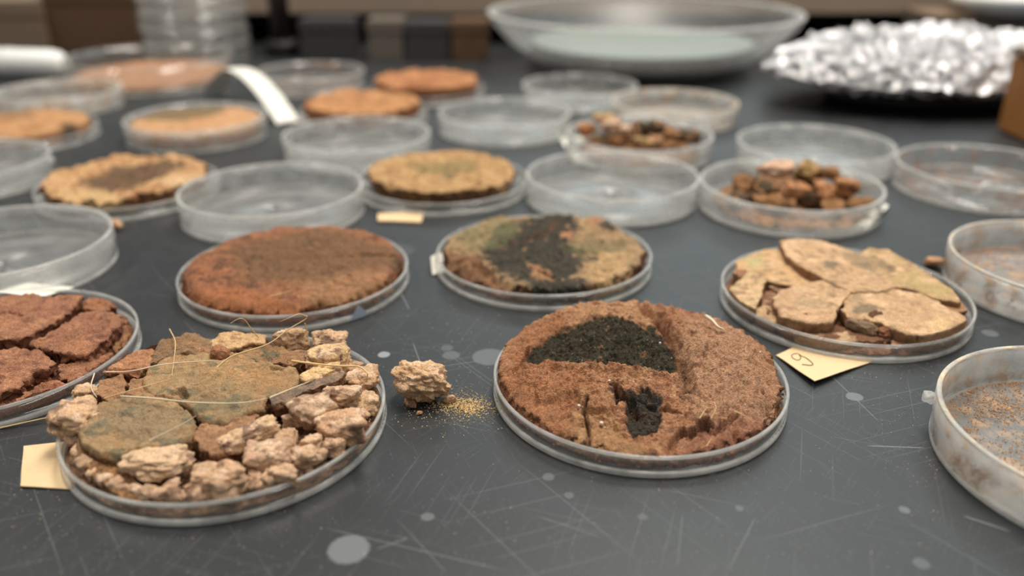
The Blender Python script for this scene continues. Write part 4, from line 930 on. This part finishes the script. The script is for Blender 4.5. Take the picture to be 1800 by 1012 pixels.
heap('Q', [(1075, 222, 19, 8, 6, 4, 1, 'pale pink clod, left of the low heap'), (1100, 228, 17, 6, 5, 3, 1, 'pale pink crumbly clod in the middle of the low heap'), (1062, 208, 20, 8, 7, 3.5, 4, 'sandy clod behind the pale pink ones on the low heap'), (1032, 228, 14, 8, 6, 4, 3, 'rusty clod at the left end of the low heap'),
           (1125, 228, 15, 7, 6, 5, 2, 'dark clod in the middle of the low heap'), (1155, 225, 19, 6, 6, 5, 2, 'dark brown clod on the crest of the low heap'), (1180, 236, 15, 8, 6, 4, 0, 'brown clod right of the crest of the low heap'), (1210, 240, 14, 9, 6, 4.5, 2, 'dark rounded clod at the right end of the low heap'),
           (1085, 245, 11, 9, 6, 3, 0, 'brown clod in the front of the low heap'), (1130, 250, 10, 9, 6, 3.5, 4, 'sandy clod in the front of the low heap'), (1180, 258, 9, 9, 6, 3.5, 0, 'brown clod at the front right of the low heap')],
     PQ, 5, 'clods of the low heap', '', 'low bed of brown soil under the pale pink crumbs', ((1100, 240), 16, 4), 601)

# ------------------------------------------------------------------ the stray clod, its sand and crumbs on the bench
X, Y = at(742, 712)
clod('soil_clod', X, Y + 4, -.6, 10.6, 7.4, 6.4, (218, 178, 134), 702, rot=-.2, label='lone pinkish clod on the bench between the two front dishes', cat='soil clod', res=2.4, rough=.42, tilt=.2)
def grains(name, pts, rgb, label, seed=1, cat='sand'):
    rnd = np.random.RandomState(seed); Vs, Fs, cols = [], [], []
    for (x, y, z, r) in pts:
        b = len(Vs) * 6
        d = rnd.uniform(.6, 1.25, (6, 1)) * r * np.array([[1, 0, 0], [-1, 0, 0], [0, 1, 0], [0, -1, 0], [0, 0, .9], [0, 0, -.6]])
        a = rnd.uniform(0, 6.28); R_ = np.array([[math.cos(a), -math.sin(a), 0], [math.sin(a), math.cos(a), 0], [0, 0, 1]])
        Vs.append(d @ R_.T + [x, y, z + r * .5])
        Fs.append(np.array([[0, 2, 4], [2, 1, 4], [1, 3, 4], [3, 0, 4], [2, 0, 5], [1, 2, 5], [3, 1, 5], [0, 3, 5]]) + b)
        cols.append(np.tile(np.array(lin(rgb)) * rnd.uniform(.75, 1.2), (6, 1)))
    V = np.vstack(Vs); c0 = V.mean(0); c0[2] = 0
    o = mesh_obj(name, V - c0, np.vstack(Fs), M['fine'], None, False, np.clip(np.vstack(cols), 0, 1)); o.location = Vector(c0) * S
    tag(o, label, cat, kind='stuff'); return o
rn = np.random.RandomState(5); pts = []
for i in range(1500):
    a, s = rn.randn(2); px = 815 + a * 24; py = 712 + s * 9 + (px - 800) * .05
    X, Y = at(px, py); pts.append((X, Y, max(0, rn.exponential(.15) if abs(a) < 1 and abs(s) < 1 else 0), rn.uniform(.1, .3)))
for i in range(450):
    X, Y = at(800 + rn.randn() * 48, 715 + rn.randn() * 26); pts.append((X, Y, 0, rn.uniform(.08, .26)))
grains('spilled_sand', pts, (246, 214, 160), 'spilled yellow sand beside the lone clod on the bench', 6)
pts = []
for cx, cy, sx, sy, n in ((735, 705, 30, 14, 160), (1600, 760, 40, 60, 160), (1560, 640, 60, 20, 60), (80, 900, 60, 40, 60), (1300, 900, 320, 60, 130), (760, 560, 90, 60, 120), (1180, 480, 60, 40, 60), (300, 970, 200, 30, 90), (900, 960, 300, 30, 60), (250, 420, 60, 30, 30), (1500, 960, 180, 30, 60), (1640, 800, 20, 50, 60)):
    for i in range(n):
        X, Y = at(cx + rn.randn() * sx, min(1080, cy + rn.randn() * sy))
        if all(math.hypot(X - d[0], Y - d[1]) > 51 for d in DISH.values()): pts.append((X, Y, 0, rn.uniform(.07, .24)))
grains('soil_crumbs', pts, (226, 196, 160), 'fine pale soil crumbs scattered thinly over the bench', 7, 'crumbs')
for i, (px, py, r) in enumerate([(722, 716, 1.5), (737, 728, .8), (792, 707, 1.7), (1641, 470, 3.2), (205, 402, 3.0), (720, 708, 1.3), (1282, 606, .5)]):
    if i == 6: continue
    X, Y = at(px, py)
    lab = {0: 'small crumb at the left foot of the lone clod', 1: 'tiny crumb in front of the lone clod', 2: 'small crumb at the right foot of the lone clod', 3: 'orange crumb on the bench behind the cracked tan plates', 4: 'orange crumb on the bench below the ragged cake dish', 5: 'smaller crumb hugging the left side of the lone clod'}[i]
    clod('soil_crumb', X, Y, 0, r * 1.3, r, r * .8, (206, 156, 116), 720 + i * 3, label=lab, group='crumbs on the bench', res=.8)
def bed_grains(key, n, rgb, label, seed, z0, z1, R_=46.5, r0=.25, r1=.9, inner=0, amin=None):
    cen = DISH[key][:2]; r2 = np.random.RandomState(seed); pts = []
    for _ in range(n):
        a = r2.uniform(0, 6.283); q = R_ * math.sqrt(r2.uniform((inner / R_) ** 2, 1))
        pts.append((cen[0] + q * math.cos(a), cen[1] + q * math.sin(a), r2.uniform(z0, z1), r2.uniform(r0, r1)))
    grains('soil_crumbs', pts, rgb, label, seed, 'crumbs')
bed_grains('B', 1500, (220, 184, 146), 'fine pinkish crumbs filling the gaps between clods in the front left dish', 41, 4.2, 6.4)
bed_grains('E', 500, (170, 120, 82), 'fine brown crumbs under the cracked tan plates', 42, 3.2, 5.2, inner=30)
bed_grains('A', 500, (150, 100, 62), 'loose brown crumbs along the wall of the two-patched cake dish', 43, 2.0, 5.5, 48.2, .2, .7, 46.8)
bed_grains('Z', 500, (170, 110, 70), 'reddish crumbs between the cracked reddish slabs', 44, 3.6, 6.0)
bed_grains('D', 300, (176, 134, 94), 'sandy crumbs along the wall of the charcoal-crusted cake dish', 45, 1.9, 4.5, 48.2, .2, .6, 45.5)
# residue crumbs in the two dusty dishes
def residue(key, spots, label, seed, rgb=(204, 158, 116)):
    cen = DISH[key][:2]; r2 = np.random.RandomState(seed); pts = []
    for (px, py, z, s, n) in spots:
        for _ in range(n):
            X, Y = at(px + r2.randn() * s * 1.6, py + r2.randn() * s * .5, z); dx, dy = X - cen[0], Y - cen[1]
            q = math.hypot(dx, dy)
            if q > 46.2: X, Y = cen[0] + dx * 46 / q, cen[1] + dy * 46 / q
            pts.append((X, Y, z, r2.uniform(.12, .42)))
    grains('dried_residue', pts, rgb, label, seed, 'residue')
residue('R1', [(1775, 690, 1.9, 28, 260), (1700, 690, 1.9, 14, 80), (1780, 720, 1.9, 30, 400), (1790, 800, 1.9, 40, 500), (1705, 755, 2, 5, 60), (1740, 720, 1.9, 25, 200), (1785, 672, 2, 6, 60)], 'pale dried flakes on the floor of the dusty front right dish', 31)
residue('R2', [(1760, 455, 1.9, 25, 300), (1720, 440, 1.9, 14, 120), (1780, 430, 1.9, 20, 200)], 'orange dried flakes in the dusty dish beside the cracked tan plates', 32, (196, 130, 84))

# ------------------------------------------------------------------ labels and tabs
def sheet(name, P, thick, mat, label=None, cat=None, group=None, parent=None, n=14):
    """thin curled sheet from a bilinear quad with z per corner; P = 4 corners (x, y, z), bulge"""
    (a, b, c, d), bulge = P
    a, b, c, d = map(lambda q: np.array(q, float), (a, b, c, d)); rows = []
    for i in range(n + 1):
        u = i / n
        for j in range(n + 1):
            v = j / n
            p = (a * (1 - u) + b * u) * (1 - v) + (d * (1 - u) + c * u) * v
            w = .35 * math.sin(7 * u + 3 * v) * thick
            p = p + [math.sin(9 * v) * .15, math.sin(8 * u) * .15, bulge * math.sin(math.pi * u) * math.sin(math.pi * v) + w * .5]; rows.append(p)
    T = np.array(rows); m = n + 1
    V = np.vstack([T + [0, 0, thick], T]); N = m * m; F = []
    for i in range(n):
        for j in range(n):
            q = [i * m + j, (i + 1) * m + j, (i + 1) * m + j + 1, i * m + j + 1]; F.append(q); F.append([k + N for k in q[::-1]])
    for j in range(n):
        for s in (0, n):
            q = [s * m + j, s * m + j + 1, s * m + j + 1 + N, s * m + j + N]; F.append(q)
            q = [j * m + s, (j + 1) * m + s, (j + 1) * m + s + N, j * m + s + N]; F.append(q)
    V = np.array(V); c0 = V.mean(0); c0[2] = V[:, 2].min(); 
    if parent is None: V = V - c0
    o = mesh_obj(name, V, np.array(F), M[mat], parent, True)
    md = o.modifiers.new('edge', 'EDGE_SPLIT')
    if parent is None: o.location = Vector(c0) * S
    if label: tag(o, label, cat, group)
    return o, c0
def q3(px, py, z): X, Y = at(px, py, z); return (X, Y, z)
lab6, c6 = sheet('paper_label', ([q3(1364, 625, .3), q3(1432, 671, 2.2), q3(1535, 636, .1), q3(1440, 590, .1)], .0), .3, 'paper', 'buff paper label with a handwritten digit under the cracked tan plates', 'label', 'specimen labels')
ink = [(1407, 624), (1403, 621.5), (1395, 622), (1391.5, 625), (1394, 629.5), (1401, 632.5), (1406, 631.5), (1407.5, 627.5), (1405, 624), (1409, 625.5), (1417, 629), (1425, 635), (1429, 639.5), (1426.5, 641.6), (1420, 641.5), (1410, 640.2)]
tri = bpy.data.objects
def lab_z(px, py):
    z = 1.0
    for _ in range(5):
        X, Y = at(px, py, z); A = np.array(q3(1364, 625, .3)); B = np.array(q3(1432, 671, 2.2)); D_ = np.array(q3(1440, 590, .1))
        M2 = np.array([[B[0] - A[0], D_[0] - A[0]], [B[1] - A[1], D_[1] - A[1]]]); u, v = np.linalg.solve(M2, [X - A[0], Y - A[1]])
        C_ = np.array(q3(1535, 636, .1)); z = (A[2] * (1 - u) + B[2] * u) * (1 - v) + (D_[2] * (1 - u) + C_[2] * u) * v + .42
    return z
ip = []
for x, y in ink:
    z = lab_z(x, y); X, Y = at(x, y, z); ip.append((X - c6[0], Y - c6[1], z - c6[2]))
tube('handwritten_digit', ip, .16, M['ink'], lab6, taper=False)
sheet('paper_label', ([q3(42, 785, .3), q3(36, 856, .5), q3(132, 862, .1), q3(140, 775, .1)], .5), .35, 'paper', 'ragged buff paper label sticking out left of the front left dish', 'label', 'specimen labels')
sheet('wooden_label', ([q3(664, 378, .2), q3(664, 391, .2), q3(740, 393, .2), q3(745, 376, .2)], .2), 1.0, 'paper', 'small buff label under the flat ochre cake dish', 'label', 'specimen labels')
sheet('paper_label', ([q3(757, 452, 6), q3(760, 484, .4), q3(790, 478, .1), q3(785, 440, .5)], .5), .4, 'white_paper', 'cream tab at left wall of the charcoal-crusted cake dish', 'label', 'specimen labels')
sheet('paper_label', ([q3(985, 244, .3), q3(1010, 288, .3), q3(1050, 292, .1), q3(1035, 240, .1)], .5), .35, 'white_paper', 'white paper label under the left of the low heap dish', 'label', 'specimen labels')
sheet('paper_label', ([q3(1490, 405, .3), q3(1525, 402, 1.5), q3(1562, 362, 2.0), q3(1530, 350, .1)], .5), .35, 'white_paper', 'white paper label corner at the right of the peaked heap dish', 'label', 'specimen labels')
sheet('paper_label', ([q3(-10, 515, 9), q3(78, 522, 8.4), q3(130, 506, 3), q3(50, 498, 3)], .0), .35, 'white_paper', 'cream sheet standing in for the bright dish foot behind the cracked reddish slabs', 'label', 'specimen labels')  # added sheet, imitates the bright foot of the empty dish behind
# tape on dish walls
def wall_tape(key, a0, a1, z0, z1, R, mat, label, tri=False):
    cen = DISH[key][:2]; n = 10; V = []
    for k_, off in enumerate((.1, .3)):
        for i in range(n + 1):
            a = a0 + (a1 - a0) * i / n; tt = i / n
            zt = z1 if not tri else z0 + (z1 - z0) * (1 - abs(tt - .55) / .55)
            for z in (z0, max(z0 + .05, zt)): V.append(((R + off) * math.cos(a), (R + off) * math.sin(a), z))
    V = np.array(V); m = 2; N = (n + 1) * 2; F = []
    for i in range(n):
        q = [i * 2, i * 2 + 2, i * 2 + 3, i * 2 + 1]; F.append([k + N for k in q]); F.append(q[::-1])
        F.append([i * 2, i * 2 + 2, i * 2 + 2 + N, i * 2 + N]); F.append([i * 2 + 1, i * 2 + 3, i * 2 + 3 + N, i * 2 + 1 + N])
    o = mesh_obj('tape_piece', V, np.array(F), M[mat], None, False); place(o, cen); tag(o, label, 'tape'); return o
def ang(key, px, py, z): X, Y = at(px, py, z); c = DISH[key][:2]; return math.atan2(Y - c[1], X - c[0])
wall_tape('C', ang('C', 617, 560, 2), ang('C', 655, 552, 2), .5, 6.2, 50, 'blue_paper', 'small pale blue tape triangle on the domed cake dish', True)
wall_tape('J', ang('J', 1425, 404, 3), ang('J', 1500, 396, 3), .6, 6.0, RD + .3, 'hazy_rim', 'clear tape strip on the front wall of the peaked heap dish')
# rim nubs
def nub(key, px, py, z, r=2.6, R=RD):
    c = DISH[key][:2]; a = ang(key, px, py, z); X, Y = c[0] + (R + r * .7) * math.cos(a), c[1] + (R + r * .7) * math.sin(a)
    o = clod('tab', 0, 0, 0, r, r * .8, r * .7, (240, 240, 236), 5, parent=None, res=.7, rough=.05); o.data.materials[0] = M['hazy_rim']
    pr = dish[key]; o.parent = pr; o.rotation_euler = (0, 0, 0)
    v = Vector((X - c[0], Y - c[1], 0)); v.rotate(Matrix.Rotation(-pr.rotation_euler.z, 3, 'Z')); o.location = Vector((v.x, v.y, z - r)) * S
    o['label'] = 'small clear moulded tab'
nub('R1', 1636, 695, 11.5); nub('K', 92, 279, 13)

# ------------------------------------------------------------------ background things
# big shallow glass bowl with a pale greenish disc inside
bx, by = 132, 895
prof = [(1, 0), (62, 0), (84, 4), (112, 14), (136, 30), (152, 48), (156, 56), (152.5, 56.5), (148, 49), (132, 33), (109, 18), (82, 8), (60, 4.5), (1, 4.5)]
V, F = lathe_closed(prof, 128)
bowl = empty('glass_bowl', (bx, by, 0)); tag(bowl, 'wide shallow glass bowl standing at the back behind the empty dishes', 'bowl')
mesh_obj('body', V, F, M['glass'], bowl)
V, F = lathe_closed([(152.3, 56), (156.2, 56), (157, 57.3), (155, 58.6), (152.6, 58)], 128); mesh_obj('rim', V, F, M['hazy_rim'], bowl)
V, F = lathe_closed([(1, 27), (112, 27), (112, 28.5), (1, 28.5)], 64); o = mesh_obj('pale_disc', V, F, simple_mat_g := simple_mat('greenish_white_disc', (140, 148, 142), .7, var=.05), None, False)
o.location = (bx * S, by * S, 0); tag(o, 'round greenish white disc lying in the glass bowl', 'paper')

# foil parcel: low body under, wide crumpled lens
fx, fy = 368, 752
def foil_body():
    n, m = 420, 220
    th = np.linspace(0, 2 * np.pi, n, endpoint=False); ph = np.linspace(.03, np.pi - .03, m)
    D = np.stack([np.sin(ph)[:, None] * np.cos(th), np.sin(ph)[:, None] * np.sin(th), np.cos(ph)[:, None] + 0 * th], -1).reshape(-1, 3)
    V = D * [152, 92, 1]
    r = np.hypot(D[:, 0], D[:, 1])
    up = D[:, 2] > 0
    zt = 24 + 28 * np.clip(1 - r ** 2.6, 0, 1) ** .7
    zbm = 10 + 12 * r ** 2.2
    V[:, 2] = np.where(up, zt, zbm)
    V[:, 2] += -0.05 * V[:, 0] * (r > .3) * .6
    Q = V / 13.0
    w, c = worley(Q, 1.0, 3); w2, c2 = worley(Q, 2.3, 5)
    amp = 1.0
    w3, c3 = worley(V / 3.2, 1.0, 8); nr_ = (np.abs(fbm(V, .05, 4, 3)) * 10 + (.5 - w) * 11 + (.5 - w2) * 6 + (.5 - w3) * 2.2)
    N = np.stack([D[:, 0], D[:, 1], D[:, 2] * 1.4], 1)
    V = V + N * (nr_ * np.where(up, 1, .55))[:, None] + np.stack([fbm(V, .12, 3, 50 + i) for i in range(3)], 1) * 4
    V[:, 2] = np.maximum(V[:, 2], 9.5)
    F = grid_faces(m, n); L_ = len(V); V = np.vstack([V, V[:n].mean(0), V[-n:].mean(0)]); a = np.arange(n); b = (a + 1) % n
    F2 = np.vstack([np.stack([np.full(n, L_), a, b], 1), np.stack([np.full(n, L_ + 1), (m - 1) * n + b, (m - 1) * n + a], 1)])
    root = empty('foil_parcel', (fx, fy, 0)); tag(root, 'wide crumpled aluminium foil parcel on a black tray behind the right-hand dishes', 'foil parcel')
    mesh_obj('foil_wrap', V, F, M['foil'], root, False, None, F2); root.rotation_euler.z = .2
    V, F = lathe_closed([(1, 0), (80, 0), (84, 2), (90, 12), (88, 12), (1, 11)], 64); t = mesh_obj('tray', V * [1.15, .75, 1], F, M['black'], root); t['label'] = 'black tray under the foil'
foil_body()

# brown wooden block, right edge
wb = empty('wooden_block', (408, 608, 0)); tag(wb, 'orange brown wooden block standing at the right edge before the foil', 'block')
box('block_body', (-44, 44, -26, 26, 0, 56), M['wood'], wb, b=2.5)
box('block_cap', (-45, 45, -27, 27, 56, 61), M['kraft'], wb, b=1.5)
# blue capped bottle behind the foil
bb = empty('bottle', (562, 835, 0)); tag(bb, 'blue-capped bottle beyond the foil parcel at the right edge', 'bottle')
V, F = lathe_closed([(1, 0), (24, 0), (26, 3), (26, 52), (20, 60), (12, 64), (1, 64)], 48); mesh_obj('body', V, F, M['blue'], bb)
V, F = lathe_closed([(1, 62), (15, 62), (15, 78), (13.5, 80), (1, 80)], 48); mesh_obj('cap', V, F, M['blue'], bb)
# white plate on a dark box, top right
pb = empty('carton', (552, 1000, 0)); tag(pb, 'grey carton under the white plate behind the foil', 'box'); box('carton_body', (-95, 95, -40, 36, 0, 42), M['greybox'], pb, b=1.5); box('lid', (-97, 97, -42, 38, 42, 46), M['kraft'], pb, b=1.0)
V, F = lathe_closed([(1, 0), (40, 0), (46, 4), (56, 10), (60, 18), (58, 18.5), (53, 11), (44, 6), (38, 3), (1, 3)], 96)
o = mesh_obj('white_plate', V, F, M['white_plastic']); o.location = (.545, .985, .0465); tag(o, 'white round plate on the grey carton at the top right', 'plate')
# white tube, top left
wt = empty('white_tube', (-520, 852, 0)); tag(wt, 'white round-ended plastic tube lying at the top left', 'tube')
V, F = lathe_closed([(.5, 92), (5, 91.5), (9.5, 89), (12.6, 84), (14, 76), (14, -90), (12, -92), (.5, -92)], 48)
V = V @ np.array([[0, 0, 1], [0, 1, 0], [1, 0, 0]]); V[:, 2] += 14; mesh_obj('body', V, F, M['white_plastic'], wt)
V, F = lathe_closed([(14.05, 30), (14.5, 30), (14.5, 34), (14.05, 34)], 48); V = V @ np.array([[0, 0, 1], [0, 1, 0], [1, 0, 0]]); V[:, 2] += 14; mesh_obj('collar', V, F, M['white_plastic'], wt)
wt.rotation_euler.z = -.16
# large flat dish with brown sediment
bd = make_dish('V', 76.0, 24.0, (-346, 832), 'large petri dish with brown sediment in front of the stacked dishes', CL, 'large dishes', name='petri_dish')
o = cake('V', 8, [], (168, 118, 82), (176, 124, 88), [], 'flat brown sediment layer in the large petri dish', cen=(-346, 832), out=[(72 * math.cos(t), 72 * math.sin(t)) for t in np.linspace(0, 6.283, 60, endpoint=False)], R=72, seed=801, nr=40, na=120, dome=0, big=1.0, mat='fine', clampR=74, srough=.6, jag=.4)
o['group'] = 'sediment layers'
# stack of dishes behind
ordn = ['bottom', 'second lowest', 'third lowest', 'second highest', 'topmost']
for i in range(5):
    make_dish('st%d' % i, 56.0, 16.0, (-348 + (i % 2) * 1.6, 968 - (i % 3), i * 16.4), '%s dish of the tall clear stack at the top left' % ordn[i], ('clear', 'clear', 'clear', 'clear_rim'), 'stacked clear dishes')
# black post on a round foot
po = empty('black_post', (-258, 985, 0)); tag(po, 'black upright post behind the dusty empty dish and the dish stack', 'post')
V, F = lathe_closed([(.5, 16), (11, 16), (11, 150), (.5, 150)], 32); mesh_obj('rod', V, F, simple_mat('dark_brown_post', (40, 26, 24), .5), po)
V, F = lathe_closed([(.5, 0), (19, 0), (19, 14), (16, 17), (.5, 17)], 40); mesh_obj('base', V, F, M['black'], po)
# boxes under the riser shelf
def carton(name, x0, x1, y, h, mat, label, d=60):
    r = empty(name, ((x0 + x1) / 2, y + d / 2, 0)); w2 = (x1 - x0) / 2; tag(r, label, 'box', 'boxes along the back of the bench')
    box('box_body', (-w2, w2, -d / 2, d / 2, 0, h * .7), M[mat], r, b=1); box('lid', (-w2 - 1, w2 + 1, -d / 2 - 1, d / 2 + 1, h * .7, h), M[mat], r, b=1)
    return r
def X_at(px, y): return (px - 900) / FPX * (y * math.cos(PITCH) + (CAM_H - 20) * math.sin(PITCH))
carton('small_box', X_at(646, 945), X_at(708, 945), 945, 42, 'greybox', 'grey beige box behind the farthest orange brown cake', 45)
carton('small_box', X_at(712, 945), X_at(788, 945), 945, 40, 'darkbox', 'charcoal box between the grey beige and the brown box', 45)
carton('small_box', X_at(793, 945), X_at(858, 945), 945, 41, 'brownbox', 'brown box left of the glass bowl', 45)
carton('small_box', X_at(528, 950), X_at(620, 950), 950, 42, 'darkbox', 'dark grey box right of the black post', 40)
carton('large_box', X_at(-60, 1000), X_at(78, 1000), 1000, 56, 'kraft', 'tan carton behind the white tube', 60)
carton('large_box', X_at(86, 1010), X_at(250, 1010), 1010, 75, 'brownbox', 'dark brown carton left of the dish stack', 50)
rs = empty('riser_shelf', (250, 1118, 0)); tag(rs, 'long beige riser shelf across the back of the bench', 'shelf')
box('shelf_board', (-640, 660, -55, 130, 60, 78), M['beige'], rs, b=1.5)
box('front_panel', (-640, 660, -60, -48, 36, 140), M['beige'], rs, b=1.5)
for x in (-620, -200, 240, 640): box('foot', (x - 10, x + 10, -40, 120, 0, 61), M['black'], rs, b=1)
box('back_panel', (-640, 660, 118, 130, 0, 61), M['darkbox'], rs, b=1)

# curled strip standing in for a spatula, arching between the dishes
def strip():
    K = np.array([q3(508, 217, .6), q3(490, 190, 8), q3(466, 158, 18), q3(436, 130, 27), q3(405, 124, 24), (-268, 760, .6)])
    Q = np.vstack([2 * K[0] - K[1], K, 2 * K[-1] - K[-2]]); P = []
    for i in range(1, len(Q) - 2):
        for t in np.linspace(0, 1, 8, endpoint=False):
            a, b, c, d = Q[i - 1], Q[i], Q[i + 1], Q[i + 2]; P.append(.5 * (2 * b + (c - a) * t + (2 * a - 5 * b + 4 * c - d) * t * t + (3 * b - a - 3 * c + d) * t ** 3))
    P.append(K[-1]); P = np.array(P); P[:, 2] = np.maximum(P[:, 2], .5); n = len(P); wv = np.array([.93, .36, 0]) * 9
    V = np.vstack([P - wv, P - wv * .33 + [0, 0, .8], P + wv * .33 + [0, 0, .8], P + wv]); V = np.vstack([V, V + [0, 0, .5]]); F = []
    for r in range(3):
        for i in range(n - 1):
            q = [r * n + i, r * n + i + 1, (r + 1) * n + i + 1, (r + 1) * n + i]; F.append(q); F.append([k + 4 * n for k in q[::-1]])
    for r in (0, 3):
        for i in range(n - 1): F.append([r * n + i, r * n + i + 1, r * n + i + 1 + 4 * n, r * n + i + 4 * n])
    for r in range(3):
        for i in (0, n - 1): F.append([r * n + i, (r + 1) * n + i, (r + 1) * n + i + 4 * n, r * n + i + 4 * n])
    c0 = P[0].copy(); c0[2] = 0
    o = mesh_obj('spatula_strip', V - c0, np.array(F), M['white_paper']); o.location = Vector(c0) * S
    tag(o, 'curled white strip standing in for a spatula, arching down beside thin orange cake', 'paper')
strip()
